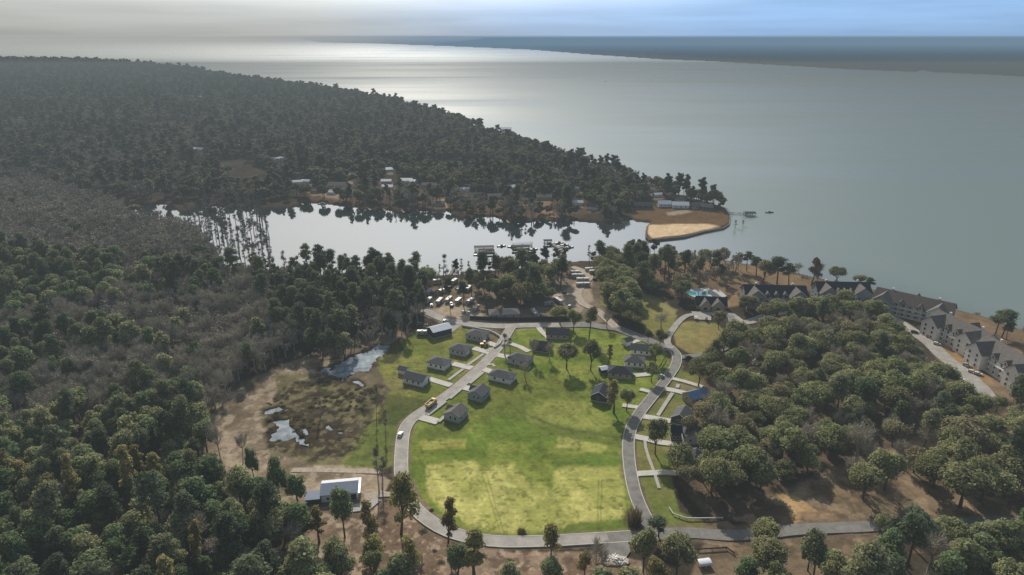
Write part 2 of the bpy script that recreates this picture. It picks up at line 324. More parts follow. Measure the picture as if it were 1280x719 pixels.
# camp ground
paint([(528, 372), (545, 352), (600, 345), (640, 340), (700, 335), (745, 335), (760, 350), (750, 385), (768, 404), (720, 406), (600, 404), (560, 400), (528, 390)], (.235, .18, .125), 2, 5, 12, .95, c2=(.15, .115, .08))
paint([(540, 388), (562, 378), (600, 388), (610, 402), (560, 402)], (.42, .335, .24), 2, 3, 10, .9)
paint([(700, 370), (722, 350), (738, 350), (742, 375), (725, 390), (708, 380)], (.42, .34, .25), 2, 3, 9, .85)
paint([(706, 385), (716, 384), (722, 396), (704, 398)], (.20, .20, .065), 2, 2, 6, .9)
paint([(750, 362), (758, 362), (760, 385), (750, 382)], (.24, .235, .09), 1, 2, 6, .8)
paint([(596, 405), (626, 414), (628, 428), (606, 428), (592, 415)], (.17, .13, .09), 1.5, 2, 6, .8)
# right hand woodland floor
paint([(885, 430), (930, 400), (1090, 395), (1200, 480), (1240, 520), (1500, 560), (1500, 640), (1280, 660), (1000, 665), (880, 640), (850, 600), (870, 520)], (.15, .11, .072), 4, 8, 20, 1, c2=(.085, .066, .045))
paint([(960, 620), (1060, 580), (1160, 545), (1300, 500), (1500, 520), (1500, 650), (1080, 655), (980, 655)], (.26, .19, .12), 4, 9, 18, .9, c2=(.17, .125, .08))
paint([(968, 616), (982, 615), (1000, 624), (1022, 638), (1010, 652), (992, 655), (985, 635)], (.50, .33, .16), 1.5, 3, 7, .95)
paint([(1000, 640), (1035, 636), (1050, 650), (1000, 656)], (.26, .17, .10), 1.5, 3, 7, .8)
paint([(1190, 470), (1260, 500), (1500, 570), (1500, 530), (1290, 480), (1240, 470)], (.28, .2, .125), 3, 5, 14, .8)
paint([(1160, 425), (1180, 425), (1205, 450), (1245, 480), (1200, 480), (1165, 440)], (.34, .215, .11), 2, 3, 9, .9)
paint([(860, 382), (900, 388), (915, 395), (905, 386), (930, 380), (920, 366), (905, 380)], (.30, .195, .11), 2, 2, 8, .9)
paint([(880, 680), (1100, 670), (1100, 760), (850, 760)], (.22, .16, .105), 3, 6, 12, .9)
def mk(s_, seed, a=.5, b=.62): return sstep(a, b, fbm(Xg, Yg, s_, seed, 4))
MARSH = [(330, 505), (360, 478), (400, 470), (445, 476), (480, 482), (482, 520), (450, 560), (420, 575), (385, 578), (335, 560)]
paint(MARSH, (.06, .046, .03), 3, 5, 9, .85, mask=mk(9, 123, .44, .56)); paint(MARSH, (.04, .032, .022), 2, 4, 6, .8, mask=mk(3.5, 124, .54, .62)); paint(MARSH, (.22, .19, .10), 2, 4, 6, .6, mask=mk(4, 125, .56, .64))
TANZ = [(232, 520), (300, 482), (395, 442), (440, 430), (400, 474), (345, 480), (330, 560), (380, 580), (470, 590), (480, 719), (400, 719), (330, 625), (262, 570)]
paint(TANZ, (.15, .11, .07), 3, 5, 9, .6, mask=mk(7, 133, .5, .62)); paint(TANZ, (.48, .39, .28), 3, 5, 9, .5, mask=mk(5, 134, .56, .66))
BOT = [(420, 640), (505, 625), (560, 680), (740, 692), (800, 702), (830, 760), (800, 1000), (400, 1000)]
paint(BOT, (.12, .085, .055), 2, 4, 8, .7, mask=mk(4, 143, .52, .62)); paint(BOT, (.50, .38, .27), 2, 4, 8, .6, mask=mk(3, 144, .58, .66))
EAST = [(880, 610), (960, 600), (1060, 575), (1200, 520), (1500, 520), (1500, 700), (880, 700)]
paint(EAST, (.10, .072, .045), 3, 6, 10, .6, mask=mk(6, 153, .48, .6)); paint(EAST, (.40, .29, .18), 3, 6, 10, .5, mask=mk(5, 154, .57, .66))
paint(GRASS, (.10, .115, .03), 2, 3, 6, .5, mask=mk(2.6, 163, .60, .68)); paint(LEFTGRASS, (.11, .10, .035), 2, 3, 6, .5, mask=mk(3, 164, .56, .66))
# shore mud edge
edge_a = (1 - sstep(0, 3.0, np.abs(lake_sd))) * (PYg > 150)
cols = cols * (1 - .6 * edge_a[..., None]) + np.array((.09, .065, .045)) * .6 * edge_a[..., None]
cols = cols * (.72 + .56 * n3)[..., None] * (.85 + .3 * n2)[..., None]
lawn = sstep(-1, 2, sdpoly(PXg, PYg, GRASS)) * (PYg > 400)
st = fbm((Xg * .42 - Yg * .9) / 16, (Xg * .9 + Yg * .42) / 1.6, 1.0, 33, 3); st2 = fbm(Xg / 12, Yg / 1.5, 1.0, 37, 3)
cols *= (1 + lawn * ((st - .5) * .36 + (st2 - .5) * .3))[..., None]
def verge(px_line, w, c, op=.75, spread=2.6, seed=0):
    pts = [G(*p) for p in px_line]
    x0 = min(p[0] for p in pts) - 12; x1 = max(p[0] for p in pts) + 12; y0 = min(p[1] for p in pts) - 12; y1 = max(p[1] for p in pts) + 12
    sel = (Xg > x0) & (Xg < x1) & (Yg > y0) & (Yg < y1); X, Y = Xg[sel], Yg[sel]; best = np.full(X.shape, 1e9)
    for a, b in zip(pts[:-1], pts[1:]):
        ex, ey = b[0] - a[0], b[1] - a[1]; t = np.clip(((X - a[0]) * ex + (Y - a[1]) * ey) / (ex * ex + ey * ey + 1e-9), 0, 1)
        best = np.minimum(best, (X - a[0] - t * ex) ** 2 + (Y - a[1] - t * ey) ** 2)
    d = np.sqrt(best) + (fbm(X, Y, 5, 60 + seed, 3) - .5) * 3.5
    al = (sstep(w / 2 + spread, w / 2 + .3, d) * op)[:, None]; cols[sel] = cols[sel] * (1 - al) + np.array(c) * al
verge(R1, 6.2, (.21, .16, .10), .7, 2.2); verge(R2, 5.8, (.20, .16, .095), .6, 1.8, 1); verge([(800, 671), (866, 667), (950, 668), (1074, 659.5), (1186, 655), (1300, 652)], 7, (.2, .145, .095), .7, 3, 2); verge([(528, 388), (559, 401), (602, 407), (649, 407.5), (737, 406.5)], 7.5, (.36, .29, .21), .7, 3, 3)
# heights
Zg = LAND + (n2 - .5) * .5 + (n1 - .5) * .6
far = PYg < 100
farland = (lake_sd < 0) & (PYg < 112) & (PXg > 300) & (PYg < 40 + (PXg - 300) * .075)
hill = 30 * sstep(230, 80, PYg) * sstep(420, 0, PXg) * sstep(72, 84, PYg) * (.6 + .8 * fbm(Xg, Yg, 700, 71))
def hill_at(x, y):
    px, py = P(x, y)
    return 30 * sstep(230, 80, py) * sstep(420, 0, px) * sstep(72, 84, py) * (.6 + .8 * fbm(x, y, 700, 71))
Zg = Zg + hill
Zg = np.where(farland, 6 + 14 * fbm(Xg, Yg, 300, 81) + 12 * fbm(Xg, Yg, 60, 83) + 25 * sstep(86, 52, PYg) + 70 * sstep(58, 48, PYg) * fbm(Xg, Yg, 2600, 87, 3), Zg)
inl = sstep(-.3, 1.6, lake_sd)
Zg = Zg * (1 - inl) + (-2.5) * inl
POND_Z = LAND - .55
for pd in PONDS:
    x0 = min(p[0] for p in pd) - 8; x1 = max(p[0] for p in pd) + 8; y0 = min(p[1] for p in pd) - 8; y1 = max(p[1] for p in pd) + 8
    sel = (PXg > x0) & (PXg < x1) & (PYg > y0) & (PYg < y1)
    if not sel.any(): continue
    big = 1 if (x1 - x0) > 40 else .35
    d = sdpoly(PXg[sel] + wob(13 * big, 6, 3)[sel], PYg[sel] + wob(8 * big, 6, 4)[sel], pd)
    t = sstep(-1.2, .8, d)
    z = Zg[sel]; Zg[sel] = z * (1 - t) + (POND_Z - .5) * t
    c = cols[sel]; a = sstep(-5.5, -.5, d)[:, None]; cols[sel] = c * (1 - a * .85) + np.array((.05, .038, .025)) * a * .85
nr, nc = Xg.shape
me = bpy.data.meshes.new('ground')
co = np.stack([Xg, Yg, Zg], -1).reshape(-1, 3)
i0 = (np.arange(nr - 1)[:, None] * nc + np.arange(nc - 1)[None, :]).ravel()
quads = np.stack([i0, i0 + nc, i0 + nc + 1, i0 + 1], -1)[:, ::-1]
me.vertices.add(len(co)); me.vertices.foreach_set('co', co.ravel())
me.loops.add(quads.size); me.loops.foreach_set('vertex_index', quads.ravel())
me.polygons.add(len(quads)); me.polygons.foreach_set('loop_start', np.arange(0, quads.size, 4))
me.polygons.foreach_set('use_smooth', np.ones(len(quads), bool))
ca = me.attributes.new('soil', 'FLOAT_COLOR', 'POINT')
ca.data.foreach_set('color', np.concatenate([np.clip(cols.reshape(-1, 3), .005, 1), np.ones((len(co), 1))], 1).ravel())
me.update(calc_edges=True); me.validate()
def ground_mat():
    m = bpy.data.materials.new('ground'); m.use_nodes = True; nt = m.node_tree; N = nt.nodes; Lk = nt.links
    b = N['Principled BSDF']; b.inputs['Roughness'].default_value = 1; b.inputs['Specular IOR Level'].default_value = 0
    at = N.new('ShaderNodeAttribute'); at.attribute_name = 'soil'
    g = N.new('ShaderNodeNewGeometry')
    n = N.new('ShaderNodeTexNoise'); n.inputs['Scale'].default_value = .55; n.inputs['Detail'].default_value = 6; n.inputs['Roughness'].default_value = .7
    Lk.new(g.outputs['Position'], n.inputs['Vector'])
    mr = N.new('ShaderNodeMapRange'); mr.inputs[1].default_value = .25; mr.inputs[2].default_value = .75; mr.inputs[3].default_value = .72; mr.inputs[4].default_value = 1.28
    Lk.new(n.outputs['Fac'], mr.inputs[0])
    ml = N.new('ShaderNodeVectorMath'); ml.operation = 'SCALE'
    Lk.new(at.outputs['Vector'], ml.inputs[0]); Lk.new(mr.outputs[0], ml.inputs['Scale']); Lk.new(ml.outputs[0], b.inputs['Base Color'])
    bp = N.new('ShaderNodeBump'); bp.inputs['Strength'].default_value = .35; bp.inputs['Distance'].default_value = .6
    Lk.new(n.outputs['Fac'], bp.inputs['Height']); Lk.new(bp.outputs['Normal'], b.inputs['Normal'])
    return m
me.materials.append(ground_mat())
go = bpy.data.objects.new('ground', me); col.objects.link(go); tag(go, kind='structure')
# ------------------------------------------------------------------ water
def water_mat():
    m = bpy.data.materials.new('lake_water'); m.use_nodes = True; nt = m.node_tree; N = nt.nodes; Lk = nt.links
    b = N['Principled BSDF']; b.inputs['IOR'].default_value = 1.42; b.inputs['Specular IOR Level'].default_value = .5
    g = N.new('ShaderNodeNewGeometry'); sx = N.new('ShaderNodeSeparateXYZ'); Lk.new(g.outputs['Position'], sx.inputs[0])
    # calm inlet (west of the point, near) -> open wind-ruffled lake
    s0 = N.new('ShaderNodeMapRange'); s0.interpolation_type = 'SMOOTHSTEP'
    e = N.new('ShaderNodeMath'); e.operation = 'MULTIPLY_ADD'; Lk.new(sx.outputs['Y'], e.inputs[0]); e.inputs[1].default_value = .45; Lk.new(sx.outputs['X'], e.inputs[2])
    e2 = N.new('ShaderNodeMath'); e2.operation = 'MAXIMUM'; Lk.new(e.outputs[0], e2.inputs[0])
    e3 = N.new('ShaderNodeMath'); e3.operation = 'SUBTRACT'; Lk.new(sx.outputs['Y'], e3.inputs[0]); e3.inputs[1].default_value = 1000; Lk.new(e3.outputs[0], e2.inputs[1])
    Lk.new(e2.outputs[0], s0.inputs[0]); s0.inputs[1].default_value = 380; s0.inputs[2].default_value = 560
    mi = N.new('ShaderNodeMapRange'); mi.inputs[3].default_value = 1.9; mi.inputs[4].default_value = 1.31; Lk.new(s0.outputs[0], mi.inputs[0]); Lk.new(mi.outputs[0], b.inputs['IOR'])
    mp_ = N.new('ShaderNodeMapping'); mp_.inputs['Scale'].default_value = (.00055, .0022, 1); mp_.inputs['Rotation'].default_value = (0, 0, R(8)); Lk.new(g.outputs['Position'], mp_.inputs['Vector'])
    n = N.new('ShaderNodeTexNoise'); n.inputs['Scale'].default_value = 1; n.inputs['Detail'].default_value = 4; n.inputs['Roughness'].default_value = .6; Lk.new(mp_.outputs[0], n.inputs['Vector'])
    rr = N.new('ShaderNodeMapRange'); rr.inputs[1].default_value = .3; rr.inputs[2].default_value = .7; rr.inputs[3].default_value = .20; rr.inputs[4].default_value = .47; Lk.new(n.outputs['Fac'], rr.inputs[0])
    mx = N.new('ShaderNodeMix'); mx.data_type = 'FLOAT'; mx.inputs[2].default_value = .04
    Lk.new(s0.outputs[0], mx.inputs[0]); Lk.new(rr.outputs[0], mx.inputs[3]); Lk.new(mx.outputs[0], b.inputs['Roughness'])
    mc = N.new('ShaderNodeMix'); mc.data_type = 'RGBA'; mc.inputs[6].default_value = (.02, .03, .03, 1); mc.inputs[7].default_value = (.20, .25, .225, 1)
    Lk.new(s0.outputs[0], mc.inputs[0]); Lk.new(mc.outputs[2], b.inputs['Base Color'])
    w = N.new('ShaderNodeTexNoise'); w.inputs['Scale'].default_value = .12; w.inputs['Detail'].default_value = 3; Lk.new(g.outputs['Position'], w.inputs['Vector'])
    bp = N.new('ShaderNodeBump'); bp.inputs['Distance'].default_value = .5
    ms = N.new('ShaderNodeMath'); ms.operation = 'MULTIPLY_ADD'; Lk.new(s0.outputs[0], ms.inputs[0]); ms.inputs[1].default_value = .10; ms.inputs[2].default_value = .02
    Lk.new(ms.outputs[0], bp.inputs['Strength']); Lk.new(w.outputs['Fac'], bp.inputs['Height']); Lk.new(bp.outputs['Normal'], b.inputs['Normal'])
    return m
wm = water_mat()
b_ = MB()
for i in range(12):
    for j in range(12):
        f = lambda k: (abs(k / 6 - 1) ** 3) * (1 if k > 6 else -1) * 90000
        b_.quad((f(i), f(j) + 500, 0), (f(i + 1), f(j) + 500, 0), (f(i + 1), f(j + 1) + 500, 0), (f(i), f(j + 1) + 500, 0))
tag(b_.build('lake', wm), kind='structure')
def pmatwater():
    m = pmat('pond_water', (.21, .26, .29), .05, .5, .18, .5, c2=(.44, .50, .54)); m.node_tree.nodes['Principled BSDF'].inputs['IOR'].default_value = 1.33; return m  # bright sky and dark tree reflections are painted into the mottled base colour
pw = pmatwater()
def flat_poly(px_poly, z, name, mat, grow=0):
    b = MB(); pts = [G(*p) for p in px_poly]
    cx = sum(p[0] for p in pts) / len(pts); cy = sum(p[1] for p in pts) / len(pts)
    b.poly([(cx + (p[0] - cx) * (1 + grow), cy + (p[1] - cy) * (1 + grow), z) for p in pts], [tuple(range(len(pts)))])
    o = b.build(name, mat)
    if o.data.polygons[0].normal.z < 0: o.data.flip_normals()
    return o
def grow(poly, k):
    cx = sum(p[0] for p in poly) / len(poly); cy = sum(p[1] for p in poly) / len(poly); out = []
    for x, y in poly:
        l = math.hypot(x - cx, y - cy); out.append((x + (x - cx) / l * k, y + (y - cy) / l * k * .8))
    return out
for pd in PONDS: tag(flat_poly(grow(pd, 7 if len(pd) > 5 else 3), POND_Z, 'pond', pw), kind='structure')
# ------------------------------------------------------------------ roads
def spline(pts, step=4.0):
    out = []
    n = len(pts)
    for i in range(n - 1):
        p0, p1, p2, p3 = pts[max(i - 1, 0)], pts[i], pts[i + 1], pts[min(i + 2, n - 1)]
        L_ = math.dist(p1, p2); k = max(2, int(L_ / step))
        for j in range(k):
            t = j / k
            out.append(tuple(.5 * (2 * p1[a] + (p2[a] - p0[a]) * t + (2 * p0[a] - 5 * p1[a] + 4 * p2[a] - p3[a]) * t * t + (3 * p1[a] - p0[a] - 3 * p2[a] + p3[a]) * t ** 3) for a in (0, 1)))
    out.append(tuple(pts[-1])); return out
def strip(line, w, z, h=0.0, mb=None, off=0.0):
    """ribbon of width w along a world polyline; h > 0 gives it solid sides"""
    b = mb or MB(); n = len(line); L_, R_ = [], []
    for i in range(n):
        a = line[max(i - 1, 0)]; c = line[min(i + 1, n - 1)]
        d = (c[0] - a[0], c[1] - a[1]); l = math.hypot(*d) or 1; nx, ny = -d[1] / l, d[0] / l
        L_.append((line[i][0] + nx * (off + w / 2), line[i][1] + ny * (off + w / 2))); R_.append((line[i][0] + nx * (off - w / 2), line[i][1] + ny * (off - w / 2)))
    for i in range(n - 1):
        b.quad((*R_[i], z + h), (*R_[i + 1], z + h), (*L_[i + 1], z + h), (*L_[i], z + h))
        if h > 0:
            b.quad((*R_[i], z), (*R_[i + 1], z), (*R_[i + 1], z + h), (*R_[i], z + h)); b.quad((*L_[i + 1], z), (*L_[i], z), (*L_[i], z + h), (*L_[i + 1], z + h))
    if h > 0:
        b.quad((*L_[0], z), (*R_[0], z), (*R_[0], z + h), (*L_[0], z + h)); b.quad((*R_[-1], z), (*L_[-1], z), (*L_[-1], z + h), (*R_[-1], z + h))
    return b
ROADZ = LAND + .40
ROADS = []
def road(name, px_line, w, mat, z, kerb=None, step=4):
    ln = spline([G(*p) for p in px_line], step); ROADS.append((ln, w))
    tag(strip(ln, w, z - .6, .6).build(name, mat), kind='structure')
    if kerb:
        for sgn in (1, -1): tag(strip(ln, .35, z - .5, .56, off=sgn * (w / 2 + .18)).build('kerb', M['concrete']), kind='structure')
    return ln
R3 = [(700, 407), (737, 406.5), (752, 409), (771, 411), (790, 418), (812, 427), (836, 438)]
road('estate_road', R1, 5.5, M['pale_asphalt'], ROADZ, True)
road('parish_road', [(760, 673.5), (800, 671), (830, 668), (866, 667), (909, 670), (950, 668), (999, 662.5), (1074, 659.5), (1117, 656), (1186, 655), (1300, 652), (1500, 648)], 6.0, M['asphalt'], ROADZ + .02)
road('east_road', R2, 5.0, M['asphalt'], ROADZ + .012, True)
road('camp_road', [(528, 388), (542, 394), (559, 401), (581, 404.5), (602, 407), (630, 408.5), (649, 407.5), (677, 407), (702, 407)], 7.5, M['pale_asphalt'], ROADZ + .03)
road('shaded_road', R3, 8.0, M['asphalt'], ROADZ + .045)
road('meadow_lane', [(838, 436), (834, 428), (836, 420), (842, 411), (849, 402), (859, 395), (872, 393)], 4.2, M['pale_asphalt'], ROADZ + .09)
road('gravel_track', [(770, 410), (757, 398), (745, 388), (728, 380), (722, 368), (730, 355), (737, 346), (726, 338), (715, 334)], 6.0, M['gravel'], ROADZ + .05)
road('camp_track', [(722, 370), (705, 368), (690, 372)], 5.0, M['gravel'], ROADZ + .06)
road('resort_drive', [(888, 393), (905, 392), (913, 394), (920, 399), (930, 404), (945, 400), (965, 393), (985, 391), (1005, 389)], 7, M['pale_asphalt'], ROADZ + .055)
road('loop_drive', [(913, 394), (915, 402), (917, 410), (918, 420), (905, 436), (870, 445), (850, 447)], 4.6, M['asphalt'], ROADZ + .065)
road('condo_drive', [(1108, 395), (1122, 402), (1150, 421), (1165, 432), (1180, 447), (1200, 462), (1214, 474), (1228, 488), (1240, 505)], 9, M['pale_asphalt'], ROADZ + .03)
road('farm_track', [(365, 588), (400, 588), (440, 589), (475, 590)], 3.2, M['gravel'], ROADZ - .16)
def slab(px_poly, name, mat, z, h=.6):
    pts = [G(*p) for p in px_poly]; n = len(pts); b = MB()
    b.poly([(p[0], p[1], z) for p in pts] + [(p[0], p[1], z - h) for p in pts], [tuple(range(n))] + [(i, i + n, (i + 1) % n + n, (i + 1) % n) for i in range(n)])
    return tag(b.build(name, mat), kind='structure')
SL = []
def drive(px_line, w, z=ROADZ - .03, name='driveway', mat='concrete'):
    ln = [G(*p) for p in px_line]; SL.append((ln, w))
    tag(strip(ln, w, z - .6, .6).build(name, M[mat]), kind='structure')
drive([(592, 435.5), (616, 442.5)], 5); drive([(566, 455), (590, 461)], 5); drive([(536, 474), (564, 482.5)], 4.4); drive([(608, 428), (625, 434)], 4.6)
drive([(621, 444), (638, 447.5)], 5); drive([(600, 460.5), (617, 466)], 5); drive([(572, 483), (591, 487.5)], 5.2); drive([(522, 521), (548, 528)], 5.2)
drive([(638, 430), (650, 434), (661, 440)], 3.8); drive([(673, 409), (676, 414), (684, 421), (686, 424)], 3.6)
drive([(788, 544), (797, 547), (810, 549.5), (822, 553), (845, 556)], 4.2); drive([(791, 594), (800, 592.5), (832, 591), (845, 592)], 3.6)
drive([(838, 473), (855, 477), (878, 484)], 3.2); drive([(829, 486), (845, 489), (864, 494)], 4.2); drive([(804, 521), (821, 524), (838, 527)], 4.4)
drive([(800, 487), (812, 490)], 3.2); drive([(778, 507), (799, 510)], 3.4); drive([(793, 470), (812, 468)], 4); drive([(785, 430), (805, 424)], 3.4)
drive([(862, 562), (885, 568)], 4.5)
for l_ in ([(604.5, 443), (584, 457.5)], [(579, 462), (560.5, 475.8)], [(604, 466), (587, 480)], [(577, 486.5), (562, 499)], [(557, 502.5), (534, 520)], [(840.5, 492), (822, 520.5)], [(848, 481), (846.5, 485.5)], [(556, 521), (548, 528)], [(614, 435.5), (609, 440)], [(606, 457), (616, 456), (618, 459)]):
    drive(l_, 1.9, ROADZ + .1, 'sidewalk', 'walk')
drive([(806, 550), (807, 560), (810.8, 572.6), (817, 589), (824, 611)], 1.3, ROADZ - .06, 'sidewalk', 'walk')
slab([(864, 390), (889, 390.5), (889, 401), (870, 400)], 'parking_pad', M['pale_asphalt'], ROADZ + .075)
slab([(756, 676), (784, 675), (788, 690), (782, 699), (768, 703), (752, 692)], 'turnaround_pad', M['asphalt'], ROADZ + .01)
slab([(958, 386), (1000, 384), (1002, 391), (958, 394)], 'parking_lot', M['asphalt'], ROADZ + .04)
slab([(562, 408), (566, 402), (577, 407), (564, 417)], 'shed_apron', M['pale_asphalt'], ROADZ - .1)
slab([(802, 652), (822, 650), (832, 668), (806, 671)], 'road_junction', M['asphalt'], ROADZ + .008)
slab([(424, 633), (458, 629), (470, 622), (476, 626), (462, 638), (428, 642)], 'yard_slab', M['walk'], ROADZ - .1)
slab([(455, 618), (476, 614), (494, 617), (494, 621), (474, 622), (456, 628)], 'farm_drive', M['gravel'], ROADZ - .08)
# ------------------------------------------------------------------ houses
BLD = []
def ang(p, q):
    a, b = G(*p), G(*q); return math.atan2(b[1] - a[1], b[0] - a[0])
RD = ang((570, 486), (600, 460))          # heading of the estate road
def opening(root, name, x, y, z, w, h, face, mat, frame=True):
    """window or door leaf proud of a wall; face = 'x+','x-','y+','y-'"""
    d = .07; b = MB(); f = MB()
    s = 1 if face[1] == '+' else -1
    if face[0] == 'y':
        b.box(x - w / 2, x + w / 2, min(y, y + s * d), max(y, y + s * d), z, z + h)
        f.box(x - w / 2 - .12, x + w / 2 + .12, min(y, y + s * d * .6), max(y, y + s * d * .6), z - .12, z + h + .12)
    else:
        b.box(min(x, x + s * d), max(x, x + s * d), y - w / 2, y + w / 2, z, z + h)
        f.box(min(x, x + s * d * .6), max(x, x + s * d * .6), y - w / 2 - .12, y + w / 2 + .12, z - .12, z + h + .12)
    o = b.build(name, mat, root)
    if frame:
        fr = f.build('frame', M['white'], o)
def gable_roof(b, x0, x1, y0, y1, z, rise, axis='x', ov=.5, th=.22):
    if axis == 'x':
        ym = (y0 + y1) / 2; k = rise / ((y1 - y0) / 2); zo = z - k * ov
        b.prismx([(y0 - ov, zo), (ym, z + rise), (y1 + ov, zo), (y1 + ov, zo + th), (ym, z + rise + th), (y0 - ov, zo + th)], x0 - ov, x1 + ov)
    else:
        xm = (x0 + x1) / 2; k = rise / ((x1 - x0) / 2); zo = z - k * ov
        b.prism([(x0 - ov, zo), (xm, z + rise), (x1 + ov, zo), (x1 + ov, zo + th), (xm, z + rise + th), (x0 - ov, zo + th)], y0 - ov, y1 + ov)
def gable_walls(b, x0, x1, y0, y1, z0, z, rise, axis='x'):
    b.box(x0, x1, y0, y1, z0, z)
    if axis == 'x':
        ym = (y0 + y1) / 2
        b.prismx([(y0 + .02, z - .01), (y1 - .02, z - .01), (ym, z + rise - .03)], x0 + .002, x1 - .002)
    else:
        xm = (x0 + x1) / 2
        b.prism([(x0 + .02, z - .01), (x1 - .02, z - .01), (xm, z + rise - .03)], y0 + .002, y1 - .002)
def hip_roof(b, x0, x1, y0, y1, z, rise, ov=.5, th=.2):
    X0, X1, Y0, Y1 = x0 - ov, x1 + ov, y0 - ov, y1 + ov; zo = z - .1
    if X1 - X0 >= Y1 - Y0:
        h = (Y1 - Y0) / 2; r = [(X0 + h, (Y0 + Y1) / 2, z + rise), (X1 - h, (Y0 + Y1) / 2, z + rise)]
        fs = [(0, 1, 5, 4), (1, 2, 5), (2, 3, 4, 5), (3, 0, 4)]
    else:
        h = (X1 - X0) / 2; r = [((X0 + X1) / 2, Y0 + h, z + rise), ((X0 + X1) / 2, Y1 - h, z + rise)]
        fs = [(0, 1, 4), (1, 2, 5, 4), (2, 3, 5), (3, 0, 4, 5)]
    base = [(X0, Y0, zo + th), (X1, Y0, zo + th), (X1, Y1, zo + th), (X0, Y1, zo + th)]
    b.poly(base + r, fs)
    b.box(X0, X1, Y0, Y1, zo, zo + th - .003)
def house(name, label, px, py, rz, L, W, h=2.9, rise=2.2, roof='hip', wall='siding_grey', rmat='roof_grey', wins=True, porch=None, garage=True, group=None, cat='house', trim=False, z=LAND, front=1):
    x, y = G(px, py); root = empty(name, (x, y, z), rz, label, cat, group); BLD.append((x, y, max(L, W) * .62))
    L2, W2 = L / 2, W / 2; b = MB(); r = MB(); base = MB()
    base.box(-L2 - .15, L2 + .15, -W2 - .15, W2 + .15, -.6, .55); base.build('foundation', M['walk'], root)
    z0 = .552
    if roof == 'hip':
        b.box(-L2, L2, -W2, W2, z0, h + z0); hip_roof(r, -L2, L2, -W2, W2, h + z0, rise)
    else:
        gable_walls(b, -L2, L2, -W2, W2, z0, h + z0, rise, 'x' if roof == 'gable' else 'y'); gable_roof(r, -L2, L2, -W2, W2, h + z0, rise, 'x' if roof == 'gable' else 'y')
    if porch == 'side':
        gable_walls(b, .3, L2 - .3, 0, W2 + 1.2, z0, h + z0 - .2, rise * .62, 'y'); gable_roof(r, .3, L2 - .3, 0, W2 + 1.2, h + z0 - .2, rise * .62, 'y')
        porch = None
    if porch:      # front cross gable on the +x end
        pw_, pd_ = porch
        gable_walls(b, L2 - pd_, L2 + 1.6, -W2 + .3, -W2 + .3 + pw_, z0, h + z0 - .15, rise * .75, 'x'); gable_roof(r, L2 - pd_, L2 + 1.6, -W2 + .3, -W2 + .3 + pw_, h + z0 - .15, rise * .75, 'x')
    wo = b.build('wall', M[wall], root); ro = r.build('roof', M[rmat], root)
    if trim:
        t = MB()
        for sx in (-1, 1):
            for sy in (-1, 1):
                k = rise / W2
                e = sx * (L2 + .5)
                t.prismx([(sy * (W2 + .52), h + z0 - k * .52 + .26), (0, h + z0 + rise + .26), (0, h + z0 + rise + .02), (sy * (W2 + .52), h + z0 - k * .52 + .02)], e + sx * .01 - .0, e + sx * .14)
        t.build('fascia', M['white'], root)
    if wins:
        for xx in ((-.55, .05, .6) if L > 10 else (-.45, .35)):
            opening(root, 'window', xx * L2, -W2, z0 + .9, 1.0, 1.4, 'y-', M['glass']); 
        for xx in (-.4, .4): opening(root, 'window', xx * L2, W2, z0 + .9, 1.0, 1.4, 'y+', M['glass'])
        opening(root, 'window', -L2, .1 * W2, z0 + .9, 1.0, 1.4, 'x-', M['glass'])
        if L == 9 and W == 8.6: opening(root, 'window', -L2, -.5 * W2, z0 + .9, 1.0, 1.4, 'x-', M['glass'])
        opening(root, 'door', L2 + (1.6 if porch else 0), .55 * W2 if not porch else -W2 + .3 + porch[0] / 2, z0 + .02, .95, 2.1, 'x+', M['dark_wood'])
        if garage and not porch: opening(root, 'garage_door', L2, -.35 * W2, z0 + .02, 3.2, 2.2, 'x+', M['white'], False)
        if garage and porch: opening(root, 'garage_door', L2, W2 - 1.9, z0 + .02, 2.6, 2.2, 'x+', M['white'], False)
        ac = MB(); ac.box(.1 * L2, .1 * L2 + .9, W2 + .5, W2 + 1.4, -.2, .9); ac.build('air_conditioner', M['walk'], root)
        vt = MB(); vt.tube((.25 * L2, .25 * W2, h + rise * .6), (.25 * L2, .25 * W2, h + z0 + rise + .2), .12, .12, 6); vt.build('vent_pipe', M['walk'], root)
    return root
PERP = RD - math.pi / 2     # local +x points from the west lots toward the road
EST = 'new houses along the estate road'
house('house', 'small pale house with grey hip roof, topmost of the row west of the estate road', 597, 423, PERP, 12, 9, roof='hip', group=EST)
house('house', 'pale house with dark grey hip roof, second from top west of the estate road', 576, 441, PERP, 11, 8.5, roof='hip', group=EST)
house('house', 'white house with dark hip roof, third from top west of the estate road', 549.5, 458, PERP, 11.5, 8.5, roof='hip', wall='siding_white', group=EST)
house('house', 'white house beside a tiny white shed, lowest on the west side of the estate road', 521, 478, PERP, 12.5, 8, roof='gable', wall='siding_white', group=EST)
house('garden_shed', 'tiny white shed with grey gable roof behind the lowest western house', 505, 466.5, PERP, 5, 4.2, 2.4, 1.2, 'gable', 'siding_white', wins=False, cat='shed')
house('house', 'blue grey cross gabled house in the middle of the lawn', 598.5, 496, RD, 9, 8.6, 2.7, 2.3, 'gable', 'siding_blue', porch='side', garage=False, group=EST)
house('house', 'pale cross gabled house, lowest on the lawn east of the estate road', 570, 521.5, RD, 9, 8.6, 2.7, 2.3, 'gable', 'siding_grey', 'roof_tan', porch='side', garage=False, group=EST)
house('house', 'long white hip roofed house above the blue grey gabled one', 628, 474.5, PERP + math.pi, 13.5, 8, roof='hip', wall='siding_white', group=EST)
house('house', 'pale house half hidden by bare trees, uppermost east of the estate road', 650.5, 453, PERP + math.pi, 12.5, 8.5, roof='hip', group=EST)
house('house', 'dark roofed house in tree shade just below the camp road', 697, 421, R(-5), 14, 9, roof='gable', wall='siding_tan', rmat='roof_dark')
